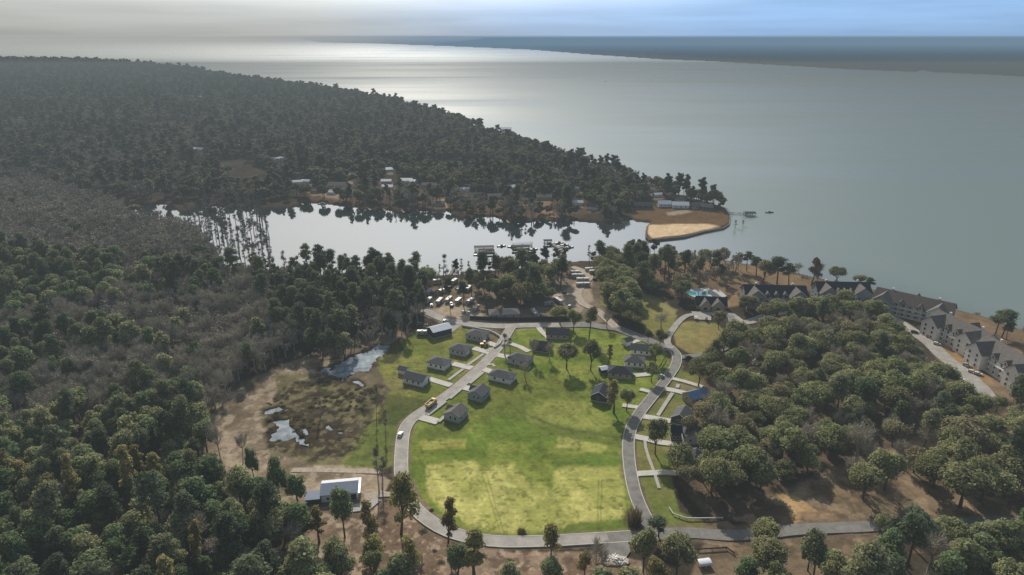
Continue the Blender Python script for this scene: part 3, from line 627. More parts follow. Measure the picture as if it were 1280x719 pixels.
house('house', 'low dark house behind loose trees near the top of the estate road', 677, 437, R(-15), 10, 8, roof='gable', wall='siding_dark', rmat='roof_dark', garage=False)
E2 = ang((831, 477), (811, 502)); EP = ang((780, 507), (799, 510)) 
house('garden_shed', 'tiny pale shed at the end of a path above two white houses', 784, 431, R(30), 5, 4.5, 3, 1.4, 'gable', 'siding_white', wins=False, cat='shed')
house('house', 'white house with grey roof, upper of a close pair west of the east road', 801, 441, R(-12), 12, 8, roof='gable', wall='siding_white')
house('house', 'white house with hip roof, lower of a close pair west of the east road', 793, 456, R(-12), 11, 8, roof='hip', wall='siding_white')
house('house', 'large house with navy blue hip roof and a white porch roof behind it', 775, 469, R(-12), 13, 9, 2.7, 2.5, 'hip', 'siding_tan', 'roof_dark', garage=False)
house('patio_shelter', 'small pale metal patio roof beside the navy roofed house', 754, 466, R(20), 4, 4, 2.4, .8, 'gable', 'dark_wood', 'metal_roof', wins=False, cat='shelter')
house('house', 'dark house with white gable trim at the top right corner of the lawn', 751, 497, R(70), 10, 8.5, 2.8, 2.6, 'gable', 'siding_dark', 'roof_dark', trim=True, garage=False)
house('unfinished_house', 'half built house with blue roof sheeting and tan sheathing east of the road', 870, 500, R(25), 12, 8, 3, 2.4, 'gable', 'siding_tan', 'tarp', garage=False)
house('house', 'dark gabled house with white fascia beside the east road sidewalk', 852, 526, R(60), 9.5, 8, 3, 2.6, 'gable', 'siding_dark', 'roof_grey', trim=True, garage=False)
house('house', 'grey gabled house partly hidden between two trees east of the road bend', 867, 550, R(-5), 10, 8, 3, 2.8, 'gableY', 'siding_grey', 'roof_grey', garage=False)
house('house', 'narrow dark two storey house under trees beside the road bend', 844, 549, R(-5), 4.5, 5, 5, 1.8, 'gable', 'siding_dark', 'roof_dark', garage=False)
house('house', 'dark blue cottage with white railings under trees below the grey gabled house', 868, 581, R(70), 8, 7, 3, 2.2, 'gable', 'siding_blue', 'roof_dark', garage=False, trim=True)
# metal shed
house('metal_shed', 'dark metal shed with bright white gable roof beside the camp road', 549.5, 418, R(33), 13, 9, 4, 1.8, 'gable', 'siding_dark', 'metal_roof', wins=False, cat='shed')
# long metal workshop
x, y = G(424, 622); root = empty('metal_workshop', (x, y, LAND), R(9), 'long blue grey metal workshop with white roof edge behind tall trees', 'workshop'); BLD.append((x, y, 15))
root.scale = (.76, .76, .85)
b = MB(); b.box(-9, 10, -3, 9, -.5, 4.2); b.build('wall', M['siding_white'], root)
b = MB(); b.prismx([(-3.6, 4.0), (4, 6.2), (4, 6.45), (-3.6, 4.25)], -9.5, 10.5); b.build('roof', M['blue_roof'], root)
b = MB(); b.prismx([(4.02, 6.2), (9.6, 4.3), (9.6, 4.55), (4.02, 6.45)], -9.5, 10.5); b.box(10.52, 11.6, -4, 9.6, 3.9, 4.2); b.build('roof', M['metal_roof'], root)
b = MB(); b.box(-17, -9.02, -4, 1.5, -.5, 3.2); b.build('lean_to', M['siding_dark'], root)
b = MB(); b.prismx([(-4.6, 3.0), (1.6, 4.1), (1.6, 4.35), (-4.6, 3.25)], -17.5, -9.52); b.build('roof', M['blue_roof'], root)
for xx in (-5.5, 0, 5.5): opening(root, 'window', xx, -3, 1.2, 1.4, 1.3, 'y-', M['glass'])
opening(root, 'garage_door', 8, -3, .1, 3, 3, 'y-', M['dark_wood'], False)
# ------------------------------------------------------------------ apartment blocks
def apartment(label, px, py, rz, L, W, h, rise, wall, rmat, ends=True, dorm=3):
    x, y = G(px, py); root = empty('apartment_building', (x, y, LAND), rz, label, 'apartments', 'lakeside apartment buildings'); BLD.append((x, y, L * .3))
    for k in (-.35, .35): BLD.append((x + math.cos(rz) * L * k, y + math.sin(rz) * L * k, W * .9))
    L2, W2 = L / 2, W / 2
    b = MB(); gable_walls(b, -L2, L2, -W2, W2, -1, h, rise, 'x'); b.build('wall', M[wall], root)
    r = MB(); gable_roof(r, -L2, L2, -W2, W2, h, rise, 'x', .7, .3); r.build('roof', M[rmat], root)
    wings = (-L2 + 6.7, L2 - 6.7)
    for wx in wings:
        b = MB(); gable_walls(b, wx - 6.2, wx + 6.2, -W2 - 4, -.5, -1, h - .1, rise * .92, 'y'); g = b.build('gable_wing', M[wall], root)
        r = MB(); gable_roof(r, wx - 6.2, wx + 6.2, -W2 - 4, -.5, h - .1, rise * .92, 'y', .6, .28); r.build('roof', M['roof_tan'], g)  # tan shingle on the wings stands in for their sunlit slopes
        for fl in range(int(h // 3)):
            for o_ in (-2.8, 2.8): opening(root, 'window', wx + o_, -W2 - 4, 1.0 + fl * 3, 1.3, 1.6, 'y-', M['glass'])
    for k in range(dorm):
        dx = (k - (dorm - 1) / 2) * (L - 24) / max(dorm, 1)
        b = MB(); gable_walls(b, dx - 1.5, dx + 1.5, -W2 - .3, -1, h - .5, h + 1.0, 1.5, 'y'); g = b.build('dormer', M[wall], root)
        r = MB(); gable_roof(r, dx - 1.5, dx + 1.5, -W2 - .3, -1, h + 1.0, 1.5, 'y', .35, .2); r.build('roof', M['roof_tan'], g)  # dormer roofs tan as well, sunlit look put into the colour
        opening(g, 'window', dx, -W2 - .3, h + .1, 1.1, 1.0, 'y-', M['glass'])
    n = int((L - 22) // 4.2)
    for fl in range(int(h // 3)):
        for k in range(n): opening(root, 'window', (k - (n - 1) / 2) * 4.2, -W2, 1.0 + fl * 3, 1.4, 1.6, 'y-', M['glass'])
        for sx in (-1, 1):
            for yy in (-3, 2.5): opening(root, 'window', sx * L2, yy, 1.0 + fl * 3, 1.2, 1.5, 'x+' if sx > 0 else 'x-', M['glass'])
        bb = MB(); bb.box(-(L - 24) / 2, (L - 24) / 2, -W2 - 1.6, -W2 - .01, fl * 3 + .2, fl * 3 + .38)
        for q in range(n + 1): bb.box(-(L - 24) / 2 + q * (L - 24.2) / n, -(L - 24) / 2 + q * (L - 24.2) / n + .18, -W2 - 1.55, -W2 - 1.4, fl * 3 + .38, fl * 3 + 3.2)
        bb.box(-(L - 24) / 2, (L - 24) / 2, -W2 - 1.58, -W2 - 1.5, fl * 3 + 1.1, fl * 3 + 1.2)
        bb.build('balcony', M['white'], root)
    r = MB()
    gable_walls(r, -2.2, 2.2, .5, W2 + 3, -1, h - .1, rise * .7, 'y'); g = r.build('rear_wing', M[wall], root)
    r = MB(); gable_roof(r, -2.6, 2.6, .5, W2 + 3, h - .1, rise * .7, 'y', .5, .26); r.build('roof', M[rmat], g)
    for sx in (-.3, .3):
        c = MB(); c.box(sx * L - .6, sx * L + .6, .6, 1.8, h + rise * .4, h + rise + 1.4); c.build('chimney', M['siding_white'], root)
    return root
apartment('blue grey apartment block with end gables, left of the pair facing the woods', 965, 380, R(-4), 42, 15, 9, 5.2, 'siding_blue', 'roof_dark')
apartment('blue grey apartment block with end gables, right of the pair facing the woods', 1049, 374, R(-3), 37, 14, 8, 5.2, 'siding_blue', 'roof_dark')
AD = ang((1100, 384), (1180, 405))
apartment('long brown roofed apartment block with steep gables, farthest along the lake shore', 1139, 394, ang((1095, 384), (1180, 404)), 47, 16, 9, 5.5, 'siding_blue', 'roof_brown', dorm=2)
apartment('pale apartment block with stepped gables in the middle of the shore row', 1199, 430, ang((1165, 412), (1222, 440)), 39, 16, 9.5, 5.5, 'siding_white', 'roof_tan', dorm=2)
apartment('white apartment block with broad gables at the right edge, nearest of the shore row', 1262, 470, ang((1222, 447), (1285, 485)), 42, 17, 9.5, 5.8, 'siding_white', 'roof_tan', dorm=2)
# clubhouse and pool
x, y = G(888, 384); root = empty('clubhouse', (x, y, LAND), R(-8), 'low clubhouse with steep dark cross gables beside the swimming pool', 'clubhouse'); BLD.append((x, y, 15))
b = MB(); gable_walls(b, -10, 10, -5, 5, -1, 3.6, 4.2, 'x'); b.build('wall', M['siding_tan'], root)
r = MB(); gable_roof(r, -10, 10, -5, 5, 3.6, 4.2, 'x', .7, .3); r.build('roof', M['roof_dark'], root)
for wx, ww in ((-4.5, 3.6), (4, 4.2)):
    b = MB(); gable_walls(b, wx - ww, wx + ww, -8, -.4, -1, 3.5, 3.9, 'y'); g = b.build('gable_wing', M['siding_tan'], root)
    r = MB(); gable_roof(r, wx - ww, wx + ww, -8, -.4, 3.5, 3.9, 'y', .7, .3); r.build('roof', M['roof_tan'], g)
    opening(root, 'window', wx, -8, .9, 2.4, 1.8, 'y-', M['glass'])
deck = [(854, 366), (862, 361.5), (880, 361), (900, 364), (908, 371), (901, 376), (880, 376), (866, 372)]
slab(deck, 'pool_deck', M['concrete'], ROADZ + .3)
pm = pmat('pool_water', (.05, .36, .42), .06, .15, .3, .5)
tag(flat_poly([(859, 368), (864, 365), (872, 365.5), (880, 364.5), (887, 366), (884, 370), (876, 371.5), (868, 371), (862, 370.5)], ROADZ + .33, 'swimming_pool', pm), kind='structure')
# ------------------------------------------------------------------ houses on the far inlet shore
FARCLEAR = []
for i, (px, py, w_, r_, s_) in enumerate(FARH):
    s_ *= 1.15
    x, y = G(px, py); x, y = float(x), float(y)
    z = LAND + float(hill_at(np.array(x), np.array(y))) 
    root = empty('shore_house', (x, y, z), R(rnd.uniform(-25, 25)), ('pale roofed' if r_ == 'metal_roof' else 'brown roofed') + ' house glimpsed among the trees of the wooded peninsula', 'house', ('pale' if r_ == 'metal_roof' else 'brown') + ' roofed houses on the wooded peninsula')
    if r_ == 'roof_grey': root['label'] = 'grey roofed house glimpsed among the trees near the far inlet shore'; root['group'] = 'grey roofed houses on the wooded peninsula'
    b = MB(); gable_walls(b, -s_ / 2, s_ / 2, -s_ * .3, s_ * .3, -1.5, 3.2, s_ * .14, 'x'); b.build('wall', M[w_], root)
    r = MB(); gable_roof(r, -s_ / 2, s_ / 2, -s_ * .3, s_ * .3, 3.2, s_ * .14, 'x', .6, .3); r.build('roof', M[r_], root)
    FARCLEAR.append((x, y, s_ * .8))
PH = [(830, 258, 'siding_white', 'metal_roof', 14, 10, 'white roofed house at the left end of the row above the sandy point', R(0)), (850, 259.5, 'siding_white', 'metal_roof', 18, 11, 'house with wide pale blue metal roof in the middle above the sandy point', R(-6)),
      (871, 260, 'siding_tan', 'roof_grey', 14, 10, 'dark roofed house right of the pale blue roof above the sandy point', R(20)), (884, 262, 'siding_dark', 'roof_grey', 13, 10, 'grey roofed house nearest the tip of the sandy point', R(-25)), (851, 251, 'siding_tan', 'roof_tan', 12, 9, 'brown roofed house behind the row on the sandy point', R(-30)), (802, 260, 'siding_dark', 'roof_dark', 22, 12, 'long dark green roofed house in trees left of the sandy point', R(0))]
for px, py, w_, r_, s_, d_, lb, rz in PH:
    house('lake_house', lb, px, py, rz, s_, d_, 3.2, 2.8, 'gable', w_, r_, garage=False)
    FARCLEAR.append((*G(px, py), s_ * .8)); 
# ------------------------------------------------------------------ marina, piers
def dock(label, pts, w, z=.9, parent=None, name='dock', cat='dock'):
    """walkway on piles along world points"""
    root = empty(name, (*pts[0], 0), 0, label, cat)
    ox, oy = pts[0]; ln = [(p[0] - ox, p[1] - oy) for p in pts]
    strip(ln, w, z - .25, .25).build('deck', M['wood'], root)
    b = MB()
    for a, c in zip(ln[:-1], ln[1:]):
        n = max(1, int(math.dist(a, c) / 6))
        for k in range(n + 1):
            t = k / n; q = (a[0] + (c[0] - a[0]) * t, a[1] + (c[1] - a[1]) * t)
            for s in (-1, 1): b.tube((q[0] + s * w * .45, q[1], -2.5), (q[0] + s * w * .45, q[1], z + .9), .16, .14, 6)
    b.build('piles', M['dark_wood'], root); return root
def W0(px, py): return G(px, py, .8)
def boat(label, px, py, rz, L, c='white', group=None, z=0.0, cab=True):
    x, y = G(px, py, z); root = empty('boat', (x, y, z), rz, label, 'boat', group)
    w = L * .32; b = MB(); n = 9; sec = []
    for k in range(n):
        t = k / (n - 1); hw = w / 2 * (1 - max(0, (t - .45) / .55) ** 2.2) + .02; sec.append((-L / 2 + t * L, hw, .75 + .35 * t * t))
    pts = []; fs = []
    for X_, hw, zt in sec: pts += [(X_, -hw, zt), (X_, -hw * .7, -.1), (X_, hw * .7, -.1), (X_, hw, zt)]
    for k in range(n - 1):
        for j in range(3): fs.append((4 * k + j, 4 * k + j + 1, 4 * k + 5 + j, 4 * k + 4 + j))
        fs.append((4 * k + 3, 4 * k, 4 * k + 4, 4 * k + 7))
    fs += [(3, 2, 1, 0), (4 * n - 4, 4 * n - 3, 4 * n - 2, 4 * n - 1)]
    b.poly(pts, fs); b.build('hull', M[c], root)
    if cab:
        b = MB(); b.prism([(-L * .15, .8), (L * .18, .8), (L * .08, 1.7), (-L * .12, 1.8)], -w * .3, w * .3); b.build('cabin', M['glass'], root)
        b = MB(); b.box(-L / 2 - .4, -L / 2 - .02, -.25, .25, -.2, 1.2); b.build('outboard_motor', M['black'], root)
    return root
MAR = 'marina docks on the near inlet shore'
dock('long gangway dock leading out to the leftmost covered slips', [W0(638, 335), W0(625, 323), W0(614, 312)], 2.4)
dock('short gangway dock under the trees at the camp shore', [W0(559, 350), W0(568, 334), W0(566, 331)], 2.2)
dock('angled dock with open slips, rightmost at the marina', [W0(705, 325), W0(694, 308), W0(686, 303)], 2.2)
for k, (px, py) in enumerate([(700, 305), (704, 309), (709, 311)]):
    tag(dock(None, [W0(px - 12, py + .8), W0(px, py - 2)], 1.6, name='finger_pier'), 'narrow finger pier branching off the rightmost marina dock', 'dock', 'finger piers of the rightmost marina dock')
def boathouse(label, px, py, rz, L, W, rmat, n=1):
    x, y = G(px, py, 0); root = empty('boathouse', (x, y, 0), rz, label, 'boathouse')
    b = MB()
    for sx in (-1, 0, 1):
        for sy in (-1, 1): b.tube((sx * (L / 2 - .4), sy * (W / 2 - .3), -2.5), (sx * (L / 2 - .4), sy * (W / 2 - .3), 3.2), .18, .16, 6)
    b.build('posts', M['dark_wood'], root)
    b = MB(); b.box(-L / 2, L / 2, -W / 2, -W / 2 + 1.2, .5, .75); b.box(-L / 2, L / 2, W / 2 - 1.2, W / 2, .5, .75); b.build('deck', M['wood'], root)
    r = MB(); gable_roof(r, -L / 2, L / 2, -W / 2, W / 2, 3.2, W * .12, 'x', .5, .2); r.build('roof', M[rmat], root)
boathouse('covered boat slip with grey brown roof, leftmost at the marina', 605, 312.5, R(5), 17, 6, 'roof_tan')
boathouse('low dark covered slip just below the leftmost marina roof', 608, 316.5, R(5), 13, 4, 'roof_dark')
boathouse('covered boat slip with blue grey roof, upper of the middle pair', 653, 307.5, R(10), 18, 5, 'blue_roof')
boathouse('covered boat slip with dark roof, lower of the middle pair', 651, 312, R(5), 15, 5, 'roof_dark')
boathouse('round ended dark boat shelter at the head of the rightmost dock', 684.5, 304.5, R(5), 7, 5, 'roof_dark')
boat('small tan fishing boat out on the calm inlet near the docks', 627, 308, R(10), 8, 'car_tan')
for k, (px, py) in enumerate([(598, 319), (613, 314.5), (640, 309), (667, 312), (699, 304), (706, 306.5), (712, 309.5)]):
    boat('white motor boat moored among the marina slips', px, py, R(rnd.uniform(-20, 20)), 8, 'white', 'white boats moored at the marina')
boat('dark motor boat alone on the open lake off the sandy point', 962, 266, R(5), 9, 'car_dark')
boat('tiny dark boat far out on the open lake', 757, 102, R(80), 22, 'car_dark')
boat('pale boat tied up at the left end of the far inlet shore', 376, 253, R(0), 10, 'white')
boat('pale boat tied up below the tan house on the far shore', 403, 255, R(10), 10, 'white')
for k, (px, py, L) in enumerate([(376, 254.5, 9), (402, 257, 12), (460, 261, 12), (478, 262, 14), (502, 264, 13), (520, 263, 10), (566, 264, 14), (586, 270, 10), (633, 277, 12), (672, 277, 9)]):
    tag(dock(None, [W0(px, py - 2), W0(px + 3, py + 1.8)], 2.4), 'short wooden dock reaching into the inlet from the far shore', 'dock', 'short docks on the far inlet shore')
p0 = [W0(908, 266.5), W0(933, 267.5)]
dock('long straight fishing pier reaching from the sandy point into the lake', p0, 2.2, 1.6, name='pier', cat='pier')
boathouse('roofed platform at the end of the fishing pier', 936.5, 269.5, R(0), 11, 9, 'roof_dark')
# sea wall round the sandy point
ln = [G(*p) for p in [(911, 266), (912.5, 272), (911.5, 280), (904, 285), (880, 289.5), (855, 296), (830, 298.5), (812, 299.8), (807.5, 296), (807, 290), (808.5, 284)]]
strip(ln, .7, -1, 2.75).build('sea_wall', M['wood']).name = 'sea_wall'
tag(bpy.data.objects['sea_wall'], 'dark low sea wall edging the sandy beach on the point', 'sea wall')
# ------------------------------------------------------------------ walls, fences
def wall(name, label, cat, px_line, w, h, mat, z=LAND - .3):
    o = strip([G(*p) for p in px_line], w, z, h + .3).build(name, M[mat]); tag(o, label, cat); return o
wall('retaining_wall', 'pale curved retaining wall around the top of the estate road', 'retaining wall', [(577.6, 408.5), (590, 410.5), (600, 412.5), (612, 415), (619, 418), (625, 422), (627, 426), (625, 431), (618, 436)], 1.0, 1.3, 'walk')
x0 = [G(*p) for p in [(587, 404.5), (620, 406), (650, 406.3), (680, 405.6), (713, 404.5)]]
root = empty('privacy_fence', (*x0[0], LAND), 0, 'long dark privacy fence between the camp ground and the road', 'fence')
ln = [(p[0] - x0[0][0], p[1] - x0[0][1] + 6.5) for p in x0]
strip(ln, .25, -.2, 3.0).build('panel', M['dark_wood'], root)
for i, (a, c) in enumerate(zip(ln[:-1], ln[1:])):
    for k in range(4):
        t = k / 4; q = (a[0] + (c[0] - a[0]) * t, a[1] + (c[1] - a[1]) * t)
        b = MB(); b.box(q[0] - .15, q[0] + .15, q[1] - .3, q[1] - .13, -.2, 3.1); b.build('post', M['dark_wood'], root)
def rail(label, px_line, h=1.1, mat='white'):
    pts = [G(*p) for p in px_line]; root = empty('guard_rail', (*pts[0], LAND), 0, label, 'rail fence'); ln = [(p[0] - pts[0][0], p[1] - pts[0][1]) for p in pts]
    strip(ln, .2, h - .5, .5).build('rail', M[mat], root)
    for a, c in zip(ln[:-1], ln[1:]):
        n = max(1, int(math.dist(a, c) / 3))
        for k in range(n + 1):
            t = k / n; q = (a[0] + (c[0] - a[0]) * t, a[1] + (c[1] - a[1]) * t); b = MB(); b.box(q[0] - .1, q[0] + .1, q[1] + .12, q[1] + .3, -.3, h - .05); b.build('post', M[mat], root)
rail('white rail fence at the corner of the lower right lot', [(836.5, 637), (841, 644), (849, 647), (858, 650), (880, 650), (903, 649.5)])
rail('dark post fence beside the shaded right end of the parish road', [(872, 689), (890, 688), (908, 687), (918, 694)], 1.2, 'dark_wood')
rail('dark fence slanting beside the tree next to the white houses', [(831.6, 448), (827, 456), (822, 464.5)], 1.6, 'dark_wood')
# debris pile on the turnaround
x, y = G(769, 702); root = empty('debris_pile', (x, y, LAND + .6), 0, 'heap of pale boards and rubble on the turnaround pad', 'debris')
b = MB()
for k in range(60):
    a = rnd.uniform(0, 6.28); rr_ = rnd.uniform(0, 4); cx, cy = rr_ * math.cos(a) * 1.3, rr_ * math.sin(a) * .6; zz = max(.1, 1.1 - rr_ * .22) * rnd.random()
    d = Vector((rnd.uniform(-1, 1), rnd.uniform(-1, 1), rnd.uniform(-.3, .3))).normalized() * rnd.uniform(.4, 1.5)
    b.tube((cx - d.x, cy - d.y, zz - d.z * .3), (cx + d.x, cy + d.y, zz + d.z * .3 + .2), .16, .12, 4)
b.build('boards', M['white'], root)
b = MB(); vs, fs = ico(); b.poly([(v[0] * 5.2 * (1 + .2 * rnd.random()), v[1] * 2.6 * (1 + .2 * rnd.random()), v[2] * .9 * (.7 + .5 * rnd.random()) - .3) for v in vs], fs); b.build('rubble', M['straw'], root)
# silver shelter, bottom right
x, y = G(880, 707); root = empty('carport', (x, y, LAND), R(10), 'shiny arched metal carport below the parish road at lower right', 'carport'); root.scale = (.68, .68, .68)
b = MB(); prof = [(math.cos(a) * 2.6, 2.2 + math.sin(a) * 1.1) for a in np.linspace(math.pi, 0, 9)]; prof += [(p[0] * .96, p[1] - .12) for p in prof[::-1]]; b.prismx(prof, -3.5, 3.5); b.build('roof', M['metal_roof'], root)
for sx in (-3.2, 0, 3.2):
    for sy in (-2.5, 2.5): b = MB(); b.tube((sx, sy, -.3), (sx, sy, 2.2), .08, .08, 6); b.build('post', M['white'], root)
# ------------------------------------------------------------------ vehicles
def wheels(root, xs, hw, r):
    for xx in xs:
        for s in (-1, 1):
            b = MB(); b.tube((xx, s * hw - .12, r), (xx, s * hw + .12, r), r, r, 12); b.build('wheel', M['black'], root)
def car(label, px, py, rz, c='white', kind='car', group=None, z=ROADZ + .06):
    x, y = G(px, py, z); root = empty('parked_car' if kind != 'pickup' else 'pickup_truck', (x, y, z), rz, label, 'car' if kind != 'pickup' else 'pickup', group)
    b = MB(); b.prism([(-2.2, .35), (2.2, .35), (2.25, .75), (1.3, .95), (-2.15, 1.0), (-2.25, .7)], -.9, .9); b.build('body', M[c], root)
    if kind == 'pickup':
        b = MB(); b.prism([(-.5, .98), (1.3, .93), (.8, 1.65), (-.4, 1.7)], -.78, .78); b.build('cab', M[c], root)
        b = MB(); b.prism([(-.42, 1.06), (1.12, 1.02), (.75, 1.55), (-.36, 1.6)], -.8, .8); b.build('window', M['glass'], root)
        b = MB(); b.box(-2.1, -.6, -.75, .75, 1.0, 1.04); b.build('truck_bed', M['black'], root)
    else:
        t = 1.75 if kind == 'suv' else 1.45
        b = MB(); b.prism([(-2.0, .98), (1.2, .93), (.6, t - .08), (-1.6, t - .05)], -.76, .76); b.build('window', M['glass'], root)
        b = MB(); b.prism([(-1.62, t - .06), (.62, t - .09), (.5, t), (-1.5, t + .02)], -.72, .72); b.build('roof', M[c], root)
    for s in (-.62, .62): b = MB(); b.box(2.2, 2.28, s - .18, s + .18, .62, .76); b.build('headlight', M['white'], root)
    wheels(root, (-1.4, 1.4), .82, .34); return root
def rv(label, px, py, rz, c='white', L=8, group=None, h=3.1):
    z = LAND + .05; x, y = G(px, py, z); root = empty('camper_trailer', (x, y, z), rz, label, 'camper', group); BLD.append((x, y, 4))
    b = MB(); b.prism([(-L / 2, .6), (L / 2 - .6, .6), (L / 2, 1.2), (L / 2 - .3, h - .2), (L / 2 - .6, h), (-L / 2 + .3, h), (-L / 2, h - .3)], -1.25, 1.25); b.build('body', M[{'white': 'camper_white', 'car_silver': 'camper_grey'}.get(c, c)], root)
    b = MB(); b.box(-L / 2 + .3, L / 2 - .5, -1.275, -1.252, .9, 1.15); b.box(-L / 2 + .3, L / 2 - .5, 1.252, 1.275, .9, 1.15); b.build('stripe', M['car_blue'], root)
    for xx in (-L * .25, L * .25): b = MB(); b.box(xx - .6, xx + .6, -1.28, -1.252, 1.5, 2.2); b.build('window', M['glass'], root)
    b = MB(); b.box(-.35, .35, -1.29, -1.253, .7, 2.5); b.build('door', M['walk'], root)
    b = MB(); b.box(-.5, .5, -.4, .4, h + .003, h + .35); b.build('roof_vent', M['white'], root)
    wheels(root, (-.5, .5), 1.1, .38)
    b = MB(); b.tube((L / 2 - .4, 0, .6), (L / 2 + 1.2, 0, .55), .08, .08, 6); b.build('hitch', M['black'], root); return root
car('white car driving down the estate road past the pond field', 500.5, 544, R(80), 'white')
car('silver pickup parked on the verge under the tree by the east road', 826, 471.5, R(20), 'car_silver', 'pickup')
car('dark green suv at the junction of the loop drive', 860.5, 447.5, R(10), 'car_dark', 'suv')
for px, py, c, lb in [(1162, 422, 'car_silver', 'silver car, upper left of the cars by the middle apartments'), (1171, 430.5, 'white', 'white car below two others by the middle apartments'), (1177, 423.5, 'car_tan', 'tan car parked right against the middle apartments'),
                      (1208, 457, 'car_silver', 'silver car in the shade at the top of the row by the white apartments'), (1215, 465.5, 'white', 'white car, middle of the row beside the white apartments'), (1222, 468, 'white', 'white car nearest the white apartments, end of the row'),
                      (1196, 470, 'car_dark', 'dark car left of a white car on the near side of the lot'), (1200, 475, 'white', 'white car beside a dark car on the near side of the lot'), (1143, 416, 'car_dark', 'dark car at the far end of the apartment drive'), (962, 389.5, 'white', 'white car parked in shade before the left apartment block')]:
    car(lb, px, py, R(rnd.uniform(-40, -20)), c)
def golf(label, px, py, rz, c):
    z = ROADZ + .08; x, y = G(px, py, z); root = empty('golf_cart', (x, y, z), rz, label, 'golf cart')
    b = MB(); b.prism([(-1.3, .3), (1.3, .3), (1.35, .8), (.7, .95), (.5, .5), (-.2, .5), (-.3, .9), (-1.3, .85)], -.62, .62); b.build('body', M[c], root)
    b = MB(); b.box(-1.3, 1.0, -.7, .7, 1.95, 2.05); b.build('roof', M[c], root)
    for sx in (-1.2, .85):
        for s in (-.58, .58): b = MB(); b.tube((sx, s, .8), (sx, s, 1.95), .04, .04, 5); b.build('post', M['black'], root)
    b = MB(); b.box(-.35, .2, -.55, .55, .9, 1.0); b.build('seat', M['black'], root); wheels(root, (-.9, .9), .6, .25)
golf('white golf cart on the parking pad by the pool lawn', 870, 399, R(5), 'white'); golf('dark golf cart on the parking pad by the round tree', 883, 400.5, R(80), 'car_dark')
# yellow dump truck
z = ROADZ + .05; x, y = G(539, 507, z); root = empty('dump_truck', (x, y, z), RD, 'yellow dump truck with open bed stopped on the estate road', 'dump truck')
b = MB(); b.prism([(2.2, .7), (4.2, .7), (4.2, 1.6), (3.4, 1.75), (3.1, 2.9), (2.2, 2.9)], -1.2, 1.2); b.build('cab', M['yellow'], root)
b = MB(); b.prism([(3.42, 1.8), (3.5, 1.85), (3.2, 2.75), (3.12, 2.7)], -1.05, 1.05); b.build('windshield', M['glass'], root)
b = MB(); b.box(-4, 2.0, -1.3, -1.1, 1.1, 2.6); b.box(-4, 2.0, 1.1, 1.3, 1.1, 2.6); b.box(-4.0, -3.8, -1.098, 1.098, 1.1, 2.4); b.box(1.8, 2.0, -1.098, 1.098, 1.1, 2.8); b.box(-3.798, 1.798, -1.098, 1.098, 1.1, 1.3); b.build('bed', M['yellow'], root)
b = MB(); b.prism([(-3.7, 1.302), (1.7, 1.302), (1.0, 1.9), (-1, 2.2), (-3, 1.8)], -1.05, 1.05); b.build('load', M['gravel'], root)
b = MB(); b.box(-3.9, 4.0, -.5, .5, .6, 1.0); b.build('chassis', M['black'], root); wheels(root, (-2.8, -1.6, 3.2), 1.1, .5)
# yellow loader
z = LAND + .5; x, y = G(605.5, 432, z); root = empty('wheel_loader', (x, y, z), R(10), 'yellow wheel loader beside the topmost estate house', 'loader')
b = MB(); b.prism([(-2.6, .7), (1.2, .7), (1.2, 1.5), (-.4, 1.7), (-2.6, 1.6)], -1, 1); b.build('body', M['yellow'], root)
b = MB(); b.prism([(-.6, 1.7), (.9, 1.6), (.7, 2.9), (-.5, 2.9)], -.75, .75); b.build('cab', M['glass'], root); b = MB(); b.box(-.6, .8, -.8, .8, 2.902, 3.0); b.build('cab_roof', M['yellow'], root)
b = MB(); b.prism([(3.0, .2), (3.9, .2), (3.9, .35), (3.2, .4), (3.1, 1.3), (2.95, 1.3)], -1.3, 1.3); b.build('bucket', M['yellow'], root)
b = MB(); b.tube((1.0, -.6, 1.3), (3.0, -.6, .8), .14, .12, 6); b.tube((1.0, .6, 1.3), (3.0, .6, .8), .14, .12, 6); b.build('lift_arm', M['yellow'], root); wheels(root, (-1.6, 1.5), 1.0, .65)
# camp ground campers
CAMP = 'parked on the lakeside camp ground'
for k, (px, py, c, L, rz) in enumerate([(536, 367, 'white', 9, 80), (536, 378, 'white', 8, 75), (549.5, 379, 'car_silver', 9, 70), (561, 377, 'white', 9, 75), (573, 378.5, 'car_tan', 8, 70), (588, 379, 'car_silver', 8, 65), (560.5, 364, 'white', 7, 80), (574, 364, 'white', 7, 85), (586, 363, 'white', 8, 75), (595, 388, 'car_tan', 8, 75),
                                        (553, 366, 'car_tan', 7, 60), (668, 393.5, 'white', 10, 100), (686, 382, 'car_silver', 7, 20), (698, 378.5, 'white', 9, 120), (738, 339, 'white', 9, 10), (743, 342, 'white', 9, 5), (722, 347, 'car_silver', 10, 0), (728.5, 352, 'white', 10, 5), (729, 358, 'white', 11, 0), (718, 343, 'white', 8, 0), (510, 352, 'white', 8, 20), (500, 347, 'white', 9, 10),
                                        (488, 345, 'white', 8, 30), (527, 354, 'white', 7, 10), (568, 354, 'white', 8, 60), (533, 347, 'car_tan', 8, 0), (547, 354, 'white', 7, 20), (590, 352, 'white', 7, 0), (333, 365, 'car_silver', 12, 0), (528, 418.5, 'white', 7, 5)]):
    cn = {'white': 'white', 'car_silver': 'grey', 'car_tan': 'tan'}[c]
    if px == 333: lb, gp = 'white and grey camper alone in the woods clearing at left', None
    elif px == 528: lb, gp = 'white box trailer on the grass left of the metal shed', None
    else: lb, gp = f'{cn} camper trailer parked among trees on the lakeside camp ground', f'{cn} campers ' + CAMP
    rv(lb, px, py, R(rz + rnd.uniform(-8, 8)), c, L, gp)
